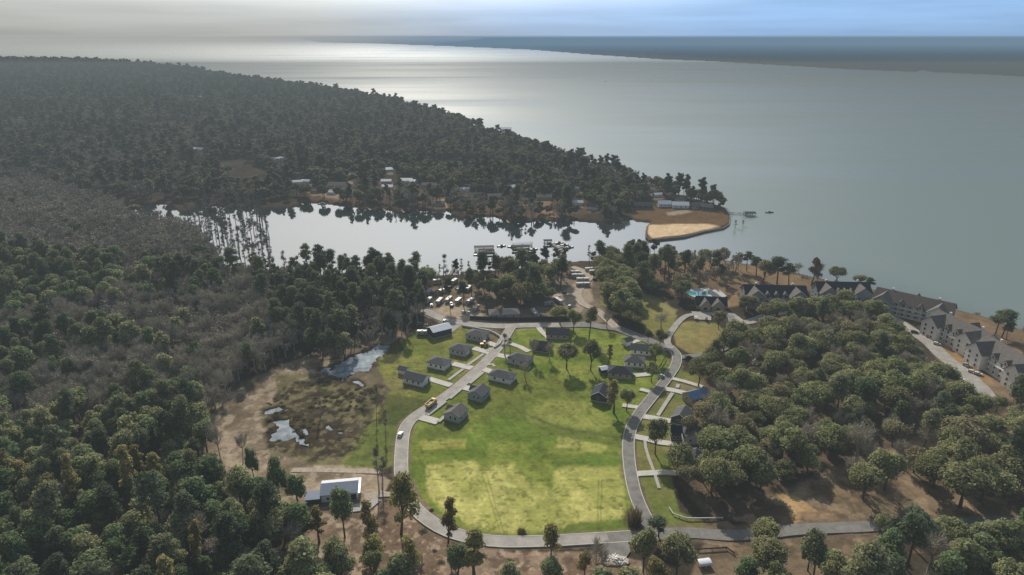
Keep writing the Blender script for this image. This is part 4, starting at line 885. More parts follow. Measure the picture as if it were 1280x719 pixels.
for k, (px, py, c) in enumerate([(539.5, 382.5, 'white'), (565, 383.5, 'car_dark'), (564, 380.5, 'white'), (580, 391, 'white'), (585.5, 392, 'white'), (712, 384, 'white'), (705.5, 367, 'car_dark'), (676, 395, 'car_blue'), (592, 385, 'car_dark'), (744, 350, 'car_dark'), (556, 402.5, 'white'), (532, 408, 'white'), (524, 406, 'car_tan')]):
    cn = {'white': 'white', 'car_dark': 'dark', 'car_blue': 'blue', 'car_tan': 'tan'}[c]
    car(f'{cn} car parked on the dirt of the lakeside camp ground', px, py, R(rnd.uniform(40, 100)), c, 'suv', f'{cn} cars on the camp ground', LAND + .1)
house('camp_hall', 'large grey roofed hall behind the privacy fence on the camp ground', 630, 396, R(5), 20, 10, 3, 2, 'hip', 'siding_grey', 'roof_grey', garage=False, cat='hall')
house('camp_cabin', 'tan cabin near the gangway at the marina shore', 642, 343, R(-20), 9, 7, 3, 2, 'gable', 'siding_tan', 'roof_tan', garage=False, cat='cabin')
house('camp_store', 'two storey white camp building among tall pines by the inlet', 507, 344, R(5), 16, 9, 6, 2, 'gable', 'siding_tan', 'metal_roof', garage=False, cat='building')
# ------------------------------------------------------------------ trees
def leaf_cards(b, rng, lobes, n, size, m=1, up=.25, t0=.7, t1=1.3):
    w = [l[3] ** 2 for l in lobes]
    lt = [rng.uniform(.85, 1.15) for _ in lobes]
    for _ in range(n):
        i = rng.choices(range(len(lobes)), w)[0]; cx, cy, cz, r, fz = lobes[i]
        while True:
            d = Vector((rng.uniform(-1, 1), rng.uniform(-1, 1), rng.uniform(-1, 1)))
            if .1 < d.length < 1: break
        d.normalize(); 
        if d.z < -.3 and rng.random() < .6: d.z = -d.z
        k = rng.uniform(.72, 1.22) if size < .6 else rng.uniform(.8, 1.1)
        p = Vector((cx + d.x * r * k, cy + d.y * r * k, cz + d.z * r * k * fz))
        nr_ = (d + Vector((rng.gauss(0, .45), rng.gauss(0, .45), rng.gauss(up, .45)))).normalized()
        u = nr_.orthogonal().normalized(); v = nr_.cross(u); a = rng.uniform(0, 6.28); u, v = u * math.cos(a) + v * math.sin(a), v * math.cos(a) - u * math.sin(a)
        s = size * rng.uniform(.55, 1.3); q = rng.uniform(.55, 1)
        t = lt[i] * rng.uniform(t0, t1)
        b.quad(p - u * s, p - v * s * q, p + u * s, p + v * s * q, m, t)
def cores(b, rng, lobes, k=.8, m=1, t=.7):  # inner lobes tinted darker, imitating the shade inside a crown
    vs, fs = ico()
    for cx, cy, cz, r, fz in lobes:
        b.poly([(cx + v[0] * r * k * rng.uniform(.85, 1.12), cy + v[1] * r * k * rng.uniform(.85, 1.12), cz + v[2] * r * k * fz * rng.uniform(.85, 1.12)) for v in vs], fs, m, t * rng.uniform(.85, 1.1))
def limbs(b, rng, h, r, targets, fork, m=0, bend=.3):
    top = Vector((rng.uniform(-bend, bend), rng.uniform(-bend, bend), fork))
    mid = Vector((top.x * .4, top.y * .6, fork * .5))
    b.tube((0, 0, -.6), mid, r * 1.25, r, 6, m); b.tube(mid, top, r, r * .72, 6, m)
    for t in targets:
        q = Vector(t); c = top.lerp(q, .5) + Vector((0, 0, .06 * h * rng.uniform(-1, 1)))
        b.tube(top, c, r * .45, r * .3, 4, m); b.tube(c, q, r * .3, r * .08, 4, m)
def make_tree(kind, seed, lod):
    """returns (trunk builder, crown builder)"""
    rng = random.Random(seed * 31 + hash(kind) % 1 + len(kind) * 7)
    tr, cr = MB(), MB()
    if kind in ('oak', 'broad', 'autumn', 'rust', 'narrow'):
        H, Rw, base = {'oak': (14, 6.0, 3.2), 'broad': (16, 5.4, 4.5), 'autumn': (15, 5.0, 4), 'rust': (15, 4, 4), 'narrow': (21, 3.3, 6)}[kind]
        lobes = []; n = (16 if kind != 'narrow' else 20) if lod == 0 else 6
        for k in range(n):
            a = k * 2.4 + rng.uniform(-.4, .4); f = rng.uniform(.2, 1); zz = rng.random()
            rad = Rw * .68 * math.sqrt(f) * (1 - .5 * zz * (kind != 'oak')) * (1 if zz < .75 else .6)
            r = Rw * rng.uniform(.24, .48) * (1 if lod == 0 else 1.35)
            lobes.append((math.cos(a) * rad, math.sin(a) * rad, base + r * .7 + (H - base - r * 1.6) * (zz if kind != 'oak' else (.25 + .75 * (1 - f * .75) * rng.uniform(.75, 1.1))), r, rng.uniform(.72, .95)))
        if lod == 0:
            leaf_cards(cr, rng, lobes, 2300 if kind in ('oak', 'broad') else 1600, .39); cores(cr, rng, lobes, .72 if kind in ('oak', 'broad') else .48)
            limbs(tr, rng, H, .38, [(l[0], l[1], l[2]) for l in lobes[:8]], base * 1.05)
        else:
            leaf_cards(cr, rng, lobes, 110, 1.25); cores(cr, rng, lobes, .88); tr.tube((0, 0, -.6), (0, 0, base + 1.5), .45, .3, 4)
    elif kind == 'pine':
        H = 23; lobes = []; n = 10 if lod == 0 else 5
        for k in range(n):
            t = k / (n - 1); a = k * 2.4 + rng.uniform(-.6, .6); rad = (2.9 * math.sin(math.pi * min(1, .30 + .62 * t)) ** .8) * rng.uniform(.35, 1)
            lobes.append((math.cos(a) * rad, math.sin(a) * rad, H * (.56 + .34 * t + rng.uniform(-.03, .03)), (2.35 - .7 * abs(t - .4)) * rng.uniform(.75, 1.15) * (1 if lod == 0 else 1.3), rng.uniform(.6, .85)))
        if lod == 0:
            leaf_cards(cr, rng, lobes, 1300, .40, up=.4); cores(cr, rng, lobes, .66)
            bx_, by_ = rng.uniform(-.5, .5), rng.uniform(-.5, .5)
            tr.tube((0, 0, -.6), (bx_, by_, H * .5), .36, .26, 6); tr.tube((bx_, by_, H * .5), (0, 0, H * .93), .26, .06, 6)
            for l in lobes: tr.tube((bx_ * .6, by_ * .6, l[2] - 1), (l[0], l[1], l[2]), .1, .03, 4)
            for k in range(4): a = rng.uniform(0, 6.28); zz = H * rng.uniform(.25, .5); tr.tube((bx_ * .6, by_ * .6, zz), (math.cos(a) * 1.8, math.sin(a) * 1.8, zz + .4), .06, .02, 3)
        else:
            leaf_cards(cr, rng, lobes, 80, 1.1, up=.4); cores(cr, rng, lobes, .8); tr.tube((0, 0, -.6), (0, 0, H * .8), .4, .15, 4)
    elif kind in ('bare', 'cypress'):
        H, Rw = (15, 4.6) if kind == 'bare' else (20, 2.4)
        tips = []; nb = (11 if lod == 0 else 4); r = .28
        if kind == 'bare': top = Vector((rng.uniform(-.4, .4), rng.uniform(-.4, .4), H * .34)); tr.tube((0, 0, -.6), top, r * 1.3, r, 6)
        else: top = Vector((0, 0, H * .95)); tr.tube((0, 0, -.6), top, r * 1.6, .05, 6)
        for k in range(nb):
            a = k * 2.4 + rng.uniform(-.4, .4); f = rng.uniform(.35, 1)
            if kind == 'bare': st = top; q = Vector((math.cos(a) * Rw * .75 * f, math.sin(a) * Rw * .75 * f, H * (.92 - .3 * f) * rng.uniform(.85, 1.02)))
            else: zz = H * rng.uniform(.3, .92); st = Vector((0, 0, zz)); q = Vector((math.cos(a) * Rw * .8 * (1.1 - zz / H), math.sin(a) * Rw * .8 * (1.1 - zz / H), zz + .9))
            c = st.lerp(q, .5) + Vector((0, 0, -.05 * H if kind == 'bare' else .1))
            tr.tube(st, c, r * .5, r * .3, 4); tr.tube(c, q, r * .3, r * .08, 3)
            tips += [(c, q), (st.lerp(c, .6), q)]
        nt_, wd = ((1000, .055) if lod == 0 else (150, .32))
        for k in range(nt_):
            a, q = rng.choice(tips); s0 = a.lerp(q, rng.uniform(.25, 1.05)) + Vector((rng.gauss(0, .5), rng.gauss(0, .5), rng.gauss(0, .4)))
            d = (Vector((q.x, q.y, (q.z - H * .3) * .6)).normalized() * .8 + Vector((rng.gauss(0, .7), rng.gauss(0, .7), rng.gauss(.35, .5)))).normalized()
            L_ = rng.uniform(.9, 2.3) * (1 if kind == 'bare' else .7); w = d.orthogonal().normalized(); an = rng.uniform(0, 6.28); w = (w * math.cos(an) + d.cross(w) * math.sin(an)) * wd * rng.uniform(.7, 1.6)
            e = s0 + d * L_
            cr.tri(s0 - w, s0 + w, e, 1, rng.uniform(.8, 1.2))
    elif kind == 'shrub':
        for k in range(420):
            a = rng.uniform(0, 6.28); q = rng.uniform(0, 1.3); s0 = Vector((math.cos(a) * q, math.sin(a) * q, rng.uniform(-.1, .7)))
            d = Vector((math.cos(a) * rng.uniform(-.2, .8), math.sin(a) * rng.uniform(-.2, .8), rng.uniform(.3, 1))).normalized(); w = d.orthogonal().normalized() * .09
            cr.tri(s0 - w, s0 + w, s0 + d * rng.uniform(.6, 1.4), 0, rng.uniform(.6, 1.3))
        tr.tube((0, 0, -.4), (0, 0, .6), .10, .05, 5)
    return tr, cr
LEAF = {'oak': 'oak', 'broad': 'broad', 'autumn': 'autumn', 'rust': 'rust', 'narrow': 'autumn', 'pine': 'pine', 'bare': 'twig', 'cypress': 'rust_twig', 'shrub': 'reed'}
NVAR = {'oak': 5, 'broad': 5, 'pine': 5, 'bare': 5, 'cypress': 3, 'autumn': 2, 'rust': 1, 'narrow': 3, 'shrub': 3}
HT = {'oak': 13, 'broad': 16, 'pine': 23, 'bare': 15, 'cypress': 20, 'autumn': 15, 'rust': 15, 'narrow': 21, 'shrub': 2}
PROTO = {}
def proto(kind, v):
    if (kind, v) not in PROTO:
        tr, cr = make_tree(kind, v + 1, 0)
        cr.m = [0] * len(cr.m)
        PROTO[kind, v] = (tr.mesh(kind + '_trunk', M['bark'] if kind not in ('bare', 'cypress') else M['twig']), cr.mesh(kind + '_crown', M[LEAF[kind]]))
    return PROTO[kind, v]
def proto_far(kind, v):
    if (kind, v, 'far') not in PROTO:
        tr, cr = make_tree(kind, v + 1, 1); n = len(tr.v)
        tr.v += cr.v; tr.t += cr.t; tr.f += [tuple(i + n for i in f) for f in cr.f]; tr.m += [1] * len(cr.f)
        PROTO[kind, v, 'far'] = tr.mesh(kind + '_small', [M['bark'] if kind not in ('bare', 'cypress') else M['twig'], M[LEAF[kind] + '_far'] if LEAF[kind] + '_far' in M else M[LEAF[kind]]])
    return PROTO[kind, v, 'far']
NAME = {'oak': 'oak_tree', 'broad': 'broadleaf_tree', 'pine': 'pine_tree', 'bare': 'bare_tree', 'cypress': 'cypress_tree', 'autumn': 'autumn_tree', 'rust': 'autumn_tree', 'narrow': 'slender_tree', 'shrub': 'shrub'}
CAT = {'oak': 'oak tree', 'broad': 'broadleaf tree', 'pine': 'pine tree', 'bare': 'bare tree', 'cypress': 'cypress tree', 'autumn': 'autumn tree', 'rust': 'autumn tree', 'narrow': 'slender tree', 'shrub': 'shrub'}
def plant(kind, x, y, z, s, sxy, label, group=None, lean=0):
    v = rnd.randrange(NVAR[kind]); a, c = proto(kind, v)
    root = empty(NAME[kind], (x, y, z), rnd.uniform(0, 6.28), label, CAT[kind], group); u = rnd.uniform(-.14, .14); root.scale = (s * sxy * (1 + u), s * sxy * (1 - u), s)
    if kind != 'shrub' and not lean: root.rotation_euler[0] = rnd.uniform(-.07, .07); root.rotation_euler[1] = rnd.uniform(-.07, .07)
    if lean: root.rotation_euler[0] = lean
    for nm, me_ in (('trunk', a), ('crown', c)):
        o = bpy.data.objects.new(nm, me_); col.objects.link(o); o.parent = root
    return root
def ground_z(x, y):
    """terrain height near a point (bilinear on the ground sheet rows)"""
    i = np.clip(np.searchsorted(-yd, -y), 1, nr - 2); j = np.clip(np.searchsorted(us, x / y), 1, nc - 2)
    return Zg[i, j]
# landmark trees: base px, base py, top py, width px, kind, label
LM = [(501.5, 667, 589, 44, 'autumn', 'big olive yellow tree standing on the inside of the loop road bend'), (560, 687, 622, 26, 'narrow', 'slender yellowish tree rising in front of the bottom road, left of the lawn'),
      (431, 671, 603, 34, 'broad', 'dark tall tree in front of the metal workshop'), (463.5, 687, 628, 28, 'narrow', 'slender tree on bare soil right of the workshop'), (350.7, 627, 565, 32, 'broad', 'dark wide topped tree above the bare soil left of the workshop'),
      (319, 603, 554, 20, 'broad', 'small dark tree on the tan slope left of the mud pond'), (304, 579, 525, 12, 'bare', 'thin bare tree on the tan slope below the ponds'), (276, 576, 513, 14, 'bare', 'thin bare tree at the left rim of the tan slope'),
      (373, 630, 589, 32, 'broad', 'leafy tree directly left of the workshop roof'), (378, 668, 622, 30, 'broad', 'dark tree below the left wing of the workshop'), (399, 678, 630, 26, 'narrow', 'greyish slender tree in front of the workshop yard'),
      (474, 615, 557, 14, 'cypress', 'dark narrow tree left of the estate road bend'), (478, 610, 570, 14, 'cypress', 'second dark narrow tree at the estate road bend'), (519, 728, 671, 36, 'autumn', 'olive tree at the bottom edge below the loop road bend'), (467, 726, 689, 26, 'oak', 'round green tree at the bottom edge below the workshop'),
      (422, 718, 669, 36, 'broad', 'broad green tree at the bottom edge, right rim of the dense woods'), (688.7, 702, 653, 32, 'autumn', 'brownish tree in front of the bottom road below the lawn middle'), (687, 728, 697, 34, 'broad', 'green treetop at the bottom edge below the brownish tree'),
      (744, 728, 668, 30, 'bare', 'leafless branching tree beside the debris pile'), (593, 728, 668, 40, 'narrow', 'loose thin leaved tree at the bottom edge left of middle'), (823, 672, 646, 24, 'pine', 'small pine at the road junction'), (845, 724, 668, 46, 'oak', 'large dark oak in front of the road junction'),
      (804, 716, 664, 28, 'oak', 'slim oak just left of the large dark oak at the junction'), (731, 722, 690, 24, 'autumn', 'low olive tree at the bottom edge left of the debris'), (819, 567, 522, 34, 'oak', 'grey green oak overhanging the bend of the east road'), (849, 593, 556, 44, 'oak', 'wide oak beside the second white driveway east of the road'),
      (861, 545, 519, 26, 'oak', 'round oak leaning over the dark gabled house by the east road'), (884, 563, 536, 24, 'oak', 'oak right of the grey gabled house east of the road bend'), (879, 604, 566, 30, 'oak', 'oak before the dark blue cottage with white railings'),
      (889, 618, 570, 46, 'oak', 'wide grey oak at the left rim of the right hand woods'), (859, 613, 583, 36, 'oak', 'dark oak below the wide one near the white driveway'), (708, 461, 425, 30, 'oak', 'yellow green tree casting a round shadow on the upper lawn'), (738, 463, 425, 28, 'oak', 'dense round tree on the upper lawn right of the yellow green one'),
      (760.7, 456, 429, 13, 'narrow', 'small slim tree on the lawn above the navy roof'), (767, 516, 472, 22, 'narrow', 'tall tree before the dark house at the lawn corner'), (783, 513, 484, 24, 'oak', 'round tree beside the east road across from a driveway'), (814, 477, 452, 22, 'oak', 'dark round tree leaning over the east road verge'),
      (819, 453, 428, 24, 'oak', 'tree between the white houses and the road'), (824.6, 432, 411, 20, 'oak', 'small tree above the white house pair'), (809.6, 428, 412, 14, 'pine', 'slim pine above the white house pair'), (872.5, 483, 449, 38, 'oak', 'big oak behind the half built house'), (826.5, 410, 388, 22, 'bare', 'lone bare tree on the sloping meadow'),
      (736, 425, 378, 16, 'pine', 'tall pine below the camp road'), (716.6, 414, 385, 22, 'oak', 'yellowish tree beside the camp road fence end'), (758, 410, 385, 16, 'bare', 'bare tree at the gravel track mouth'), (686.6, 451, 422, 16, 'bare', 'bare tree left of the yellow green lawn tree'), (898, 411, 387, 20, 'oak', 'round dark oak on the circular lawn with its own shadow'),
      (631, 445, 415, 10, 'cypress', 'narrow bare tree beside the top of the estate road'), (638, 441, 422, 8, 'cypress', 'small narrow tree right of the estate road top'), (666, 452, 412, 16, 'bare', 'tall bare tree behind the half hidden pale house'), (656.5, 473, 447, 16, 'bare', 'bare tree casting a long shadow on the lawn'), (700, 406, 381, 28, 'oak', 'round oak behind the camp fence'),
      (1046, 353, 332, 26, 'oak', 'dense round tree on the lakeshore behind the right apartment block'), (1074, 359, 341, 17, 'oak', 'smaller round tree right of the dense lakeshore tree'), (1085, 366, 345, 12, 'pine', 'leaning lakeshore pine left of the brown roof'), (1222, 392, 381, 10, 'bare', 'small bare tree at the lake edge behind the shore row'), (1244, 418, 384, 18, 'pine', 'lakeshore pine, left of three at the right edge'),
      (1252, 422, 382, 22, 'pine', 'lakeshore pine, tallest of three at the right edge'), (1258, 424, 403, 14, 'pine', 'short lakeshore pine, right of three at the right edge'), (1280, 431, 396, 18, 'bare', 'bare tree cut by the right picture edge on the shore'), (998, 342, 324, 12, 'bare', 'bare tree on the lakeshore left of the rust tree'), (1014.6, 354, 318, 20, 'rust', 'rust red tree on the lakeshore between the apartment blocks'),
      (1021, 354, 321, 16, 'bare', 'bare tree beside the rust red lakeshore tree'), (953.6, 354, 322, 28, 'oak', 'dark shore tree left of a clump above the left apartments'), (971, 355, 318, 26, 'pine', 'tall dark pine in the shore clump above the left apartments'), (986, 357, 326, 18, 'pine', 'pine at the right of the shore clump above the left apartments'), (933, 339, 312, 14, 'pine', 'single slim pine on the brown slope by the lake'),
      (922, 337, 313, 12, 'pine', 'slim pine left of the single one on the brown slope'), (945, 346, 318, 16, 'pine', 'pine right of the single one on the brown slope'), (919, 283, 272, 8, 'cypress', 'small bare tree standing in the lake, left of two off the point'), (929, 281, 272, 7, 'cypress', 'small bare tree standing in the lake, right of two off the point'),
      (1060, 525, 490, 30, 'oak', 'lit oak at the lower rim of the right woods'), (1105, 613, 560, 46, 'oak', 'spreading oak with forked trunk on the tan ground at right'), (1165, 610, 562, 44, 'oak', 'twin trunked oak right of the spreading one on tan ground'), (1225, 628, 572, 60, 'oak', 'wide low oak on the tan ground near the right edge'), (1180, 545, 500, 26, 'pine', 'pair trunked pine on the tan slope at right'),
      (1080, 540, 520, 18, 'oak', 'small oak in front of the right woods'), (956, 692, 650, 42, 'oak', 'dark round oak on the near side of the parish road'), (1140, 684, 632, 40, 'pine', 'pine before the far end of the parish road'), (1098, 672, 642, 22, 'oak', 'thin oak on the verge of the parish road'), (470.5, 523, 480, 6, 'cypress', 'thin dead trunk standing in the marshy field'),
      (401, 520, 488, 5, 'cypress', 'thin dead trunk left of the one in the marshy field'), (482, 545, 510, 6, 'cypress', 'thin dead trunk beside the estate road'), (455, 505, 490, 10, 'bare', 'little bare tree in the marsh'), (793, 655, 632, 12, 'shrub', 'dark shrub at the right corner of the lawn'), (652, 666, 660, 14, 'shrub', 'low shrub on the bottom lawn edge')]
INDIV = []
for px, py, ty, w, k, lb in LM:
    x, y = G(px, py); z = float(ground_z(np.array(x), np.array(y)))
    if 'in the lake' in lb: z = -.5
    m_ = mpp(x, y); dp = math.atan2(CAMZ, math.hypot(x, y)); h = (py - ty) * m_ / math.cos(dp) * .93
    s = h / HT[k]; wid = {'oak': 13, 'broad': 11.5, 'autumn': 10.5, 'rust': 8.5, 'narrow': 7.2, 'pine': 8, 'bare': 9, 'cypress': 4.6, 'shrub': 3.6}[k]
    plant(k, x, y, z, s, max(.5, min(2.2, w * m_ / (wid * s))), lb)
LMP = np.array([G(p[0], p[1]) for p in LM])
# scattered woods
REG = [  # polygon, weights, spacing, label place, scale
    ('on the wooded peninsula beyond the inlet', [(-260, 77), (0, 78.5), (120, 81.5), (230, 88), (270, 95), (330, 103), (400, 111), (470, 122), (520, 135), (565, 147), (600, 162), (650, 179), (700, 195), (740, 207), (800, 226), (850, 245), (880, 252), (868, 256), (800, 256), (778, 266), (760, 274), (690, 271), (640, 273), (582, 267), (512, 258), (455, 255), (380, 249), (300, 254), (207, 249), (147, 247), (0, 218), (-260, 205)], {'broad': .34, 'oak': .18, 'pine': .08, 'bare': .40}, 9),
    ('in the grey swamp left of the inlet', [(-260, 205), (0, 218), (147, 254), (160, 266), (185, 274), (235, 281), (267, 308), (285, 340), (300, 352), (150, 335), (60, 322), (-260, 330)], {'bare': .88, 'cypress': .1, 'broad': .02}, 6.2),
    ('standing in the flooded left arm of the inlet', [(225, 262), (250, 258), (318, 259), (335, 285), (345, 340), (285, 338), (267, 305), (235, 279)], {'cypress': .9, 'bare': .1}, 15),
    ('in the dark evergreen stand at far left', [(-260, 335), (0, 326), (60, 323), (150, 334), (165, 360), (130, 390), (0, 405), (-260, 420)], {'pine': .4, 'broad': .6}, 7.5),
    ('in the mixed grey woods at left', [(-260, 420), (0, 405), (130, 390), (165, 345), (310, 347), (372, 398), (384, 436), (335, 462), (290, 492), (252, 530), (225, 525), (150, 520), (90, 530), (0, 565), (-260, 580)], {'bare': .72, 'broad': .19, 'pine': .09}, 6.8),
    ('in the tall woods behind the long pond', [(312, 345), (520, 346), (532, 366), (533, 392), (520, 420), (500, 428), (470, 430), (430, 449), (400, 453), (384, 438), (345, 432)], {'pine': .54, 'bare': .40, 'broad': .06}, 6.8),
    ('in the dense green woods at lower left', [(-260, 575), (0, 560), (80, 528), (150, 518), (215, 522), (252, 540), (268, 580), (285, 612), (335, 640), (378, 662), (398, 690), (415, 740), (440, 900), (-260, 900)], {'broad': .64, 'pine': .15, 'bare': .10, 'autumn': .05, 'narrow': .06}, 8),
    ('in the olive oak woods at right', [(890, 448), (925, 424), (960, 420), (1010, 417), (1085, 413), (1110, 417), (1150, 448), (1180, 500), (1188, 545), (1150, 568), (1060, 572), (1010, 600), (930, 622), (885, 628), (872, 605), (886, 560), (890, 510)], {'oak': .66, 'bare': .22, 'pine': .05, 'autumn': .03, 'broad': .04}, 9.2),
    ('scattered over the tan ground at right', [(1000, 605), (1060, 580), (1190, 552), (1300, 525), (1600, 560), (1600, 640), (1300, 640), (1120, 632), (1060, 622)], {'oak': .78, 'pine': .1, 'bare': .12}, 12.5),
    ('in the shaded woods at lower right', [(925, 712), (1000, 708), (1060, 702), (1130, 690), (1200, 680), (1300, 672), (1600, 660), (1600, 900), (890, 900), (900, 730)], {'oak': .5, 'broad': .28, 'pine': .17, 'bare': .05}, 9.2),
    ('on the lakeside camp ground', [(596, 352), (640, 347), (690, 345), (708, 352), (704, 372), (690, 384), (660, 398), (612, 392), (600, 374)], {'oak': .72, 'pine': .2, 'bare': .08}, 9.5),
    ('along the camp shore of the inlet', [(345, 345), (520, 346), (600, 345), (640, 339), (740, 330), (745, 336), (640, 349), (600, 354), (520, 352), (345, 350)], {'pine': .48, 'cypress': .27, 'bare': .17, 'oak': .08}, 6.5),
    ('in the dark clump beside the gravel track', [(748, 334), (800, 328), (815, 336), (802, 352), (795, 372), (796, 398), (806, 420), (782, 412), (768, 395), (756, 372), (752, 350)], {'oak': .85, 'pine': .15}, 7.5),
    ('between the campers by the inlet', [(528, 352), (600, 352), (600, 392), (575, 392), (530, 374)], {'bare': .5, 'pine': .38, 'oak': .12}, 11),
    ('on the brown slope above the pool', [(815, 326), (905, 333), (925, 340), (915, 356), (880, 360), (850, 358), (825, 352)], {'pine': .34, 'bare': .46, 'oak': .2}, 8.5),
    ('around the apartments and pool', [(908, 392), (925, 384), (950, 392), (1005, 393), (1100, 386), (1110, 398), (1150, 420), (1085, 405), (925, 410)], {'oak': 1}, 9),
    ('at the tip of the sandy point', [(800, 228), (850, 245), (885, 252.5), (904, 259.5), (900, 263.5), (880, 257), (850, 251), (820, 249), (800, 250)], {'pine': .3, 'oak': .7}, 6.5),
    ('leaning over the far inlet shore', [(380, 243), (400, 248), (415, 250), (455, 252), (512, 255), (535, 256), (565, 259), (590, 264), (640, 268), (668, 266), (692, 265), (760, 269), (790, 268), (812, 266), (806, 276), (790, 271.5), (760, 275.5), (690, 272.5), (672, 272), (640, 275.5), (617, 266.5), (582, 268.5), (560, 260.5), (512, 260.5), (455, 257.5), (420, 252.5), (380, 250.5)], {'oak': .35, 'bare': .35, 'cypress': .2, 'broad': .1}, 10),
    ('on the meadow bank above the gravel track', [(786, 345), (818, 345), (822, 372), (800, 366), (788, 362)], {'oak': .7, 'pine': .3}, 8),
    ('in the marsh round the ponds', [(335, 500), (400, 470), (470, 485), (465, 535), (430, 570), (385, 578), (330, 552)], {'shrub': 1}, 3.6),
    ('on the rough verge of the loop road', [(508, 600), (520, 612), (540, 638), (580, 668), (640, 672), (620, 682), (570, 678), (530, 655), (508, 625)], {'shrub': 1}, 5.5),
    ('on the bare soil below the loop road', [(500, 640), (560, 684), (640, 692), (740, 690), (740, 715), (500, 715)], {'shrub': 1}, 10),
    ('among the lots east of the road', [(880, 440), (892, 450), (885, 520), (884, 560), (872, 570), (874, 530), (878, 500), (880, 470)], {'oak': 1}, 9),
    ('beside the pool lawn', [(845, 372), (856, 362), (853, 380), (848, 384)], {'oak': 1}, 7),
    ('on the tan slope near the right edge', [(1190, 490), (1260, 505), (1400, 540), (1400, 560), (1200, 545)], {'oak': .8, 'pine': .1, 'bare': .1}, 10.5),
    ('on the bare soil along the bottom edge', [(380, 700), (520, 700), (640, 715), (800, 722), (860, 735), (860, 800), (400, 800)], {'autumn': .4, 'broad': .4, 'narrow': .2}, 14),
]
roadpts = []
for ln, w in ROADS + SL:
    for a, c in zip(ln[:-1], ln[1:]):
        n = max(1, int(math.dist(a, c) / 3))
        for k in range(n + 1): roadpts.append((a[0] + (c[0] - a[0]) * k / n, a[1] + (c[1] - a[1]) * k / n, w * .5 + 2.0))
OBS = np.array(roadpts + [(*G(px, py), 9) for px, py in ((769, 702), (772, 716), (768, 730), (880, 707), (880, 722))] + [(b[0], b[1], b[2] + 2) for b in BLD])
nrng = np.random.RandomState(11)
allt = []    # x, y, z, kind, scale, sxy, region, px size
for ri, (place, poly, wts, sp_) in enumerate(REG):
    pts = np.array([G(*p) for p in poly]); px_poly = poly
    kinds = list(wts); pw_ = np.array([wts[k] for k in kinds], float); pw_ /= pw_.sum()
    for d0, d1, mul, sc in ((0, 900, 1, 1), (900, 1500, 1.0, 1.18), (1500, 2600, 1.2, 1.45), (2600, 8000, 1.7, 2.1)):
        y0 = max(pts[:, 1].min(), d0); y1 = min(pts[:, 1].max(), d1)
        if y1 <= y0: continue
        s = sp_ * mul
        gx = np.arange(max(pts[:, 0].min(), -1.15 * y1), pts[:, 0].max(), s); gy = np.arange(y0, y1, s)
        X, Y = np.meshgrid(gx, gy); X = (X + nrng.uniform(-.48, .48, X.shape) * s).ravel(); Y = (Y + nrng.uniform(-.48, .48, Y.shape) * s).ravel()
        px, py = P(X, Y)
        ok = (sdpoly(px, py, px_poly) > 0) & (np.abs(px - 640) < 840) & (py < 900)
        X, Y, px, py = X[ok], Y[ok], px[ok], py[ok]
        if not len(X): continue
        if d0 < 900:
            bad = np.zeros(len(X), bool)
            for cx, cy, cr in OBS: bad |= (X - cx) ** 2 + (Y - cy) ** 2 < cr * cr
            for cx, cy in LMP: bad |= (X - cx) ** 2 + (Y - cy) ** 2 < 16
            X, Y, px, py = X[~bad], Y[~bad], px[~bad], py[~bad]
        bad = np.zeros(len(X), bool)
        for cx, cy, cr in FARCLEAR:
            u = cx / cy; dy = cy - Y; bad |= (np.abs(X - u * Y) < cr * .8 + 2) & (dy > -cr) & (dy < 50 + cr)
        X, Y, px, py = X[~bad], Y[~bad], px[~bad], py[~bad]
        if not len(X): continue
        zz = ground_z(X, Y)
        wet = sdpoly(px, py, LAKE) > -.2
        for pd in PONDS: wet |= sdpoly(px, py, pd) > -2
        if 'flooded' in place: zz = np.full(len(X), -.4); wet[:] = False
        # clumped species: bias with a low frequency noise
        nb = fbm(X, Y, 55 if ri else 240, ri + 90, 3); nb = (nb - nb.mean()) * 1.1
        rv_ = np.clip(nrng.rand(len(X)) * .75 + .125 + nb, 0, .999)
        kk = np.searchsorted(np.cumsum(pw_), rv_); kk = np.clip(kk, 0, len(kinds) - 1)
        sz = sc * np.clip(np.exp(nrng.normal(0, .22 if sc == 1 else .15, len(X))), .6, 1.36)
        if 'marsh' in place: wet |= fbm(X, Y, 26, 77, 3) < .52
        if ri == 0: wet |= (fbm(X, Y, 130, 201, 3) < .30) & (Y > 800)
        for i in range(len(X)):
            if wet[i]: continue
            k = kinds[kk[i]]
            flat = 1.0 if sc == 1 else 1 / (sc ** .9)
            s_ = sz[i] * flat; sxy = nrng.uniform(.85, 1.18) / flat
            if place.startswith('in the tall woods'): s_ *= .88
            if 'clump beside' in place: s_ *= 1.0
            if 'camp shore' in place and px[i] > 555: s_ *= .74
            if 'scattered over' in place: s_ *= 1.18
            if k == 'shrub': s_ *= nrng.uniform(.2, .45); sxy *= 2.3
            if 'swamp' in place: s_ *= .72; sxy *= 1.25
            m_ = mpp(X[i], Y[i]); vis = (-25 < px[i] < 1305) and (py[i] - HT[k] * s_ / m_ * .8 < 719)
            allt.append((X[i], Y[i], zz[i], k, s_, sxy, ri, HT[k] * s_ / m_ if vis else 0))
print('trees', len(allt))
DESC = {'oak': 'olive round crowned oak', 'broad': 'green leafy broadleaf tree', 'pine': 'dark tall pine', 'bare': 'grey leafless tree', 'cypress': 'narrow leafless cypress', 'autumn': 'olive yellow tree', 'narrow': 'slender thin leaved tree', 'shrub': 'low brown brush clump'}
STUFF = {'oak': 'oak_wood', 'broad': 'broadleaf_wood', 'pine': 'pine_wood', 'bare': 'bare_wood', 'cypress': 'cypress_wood'}
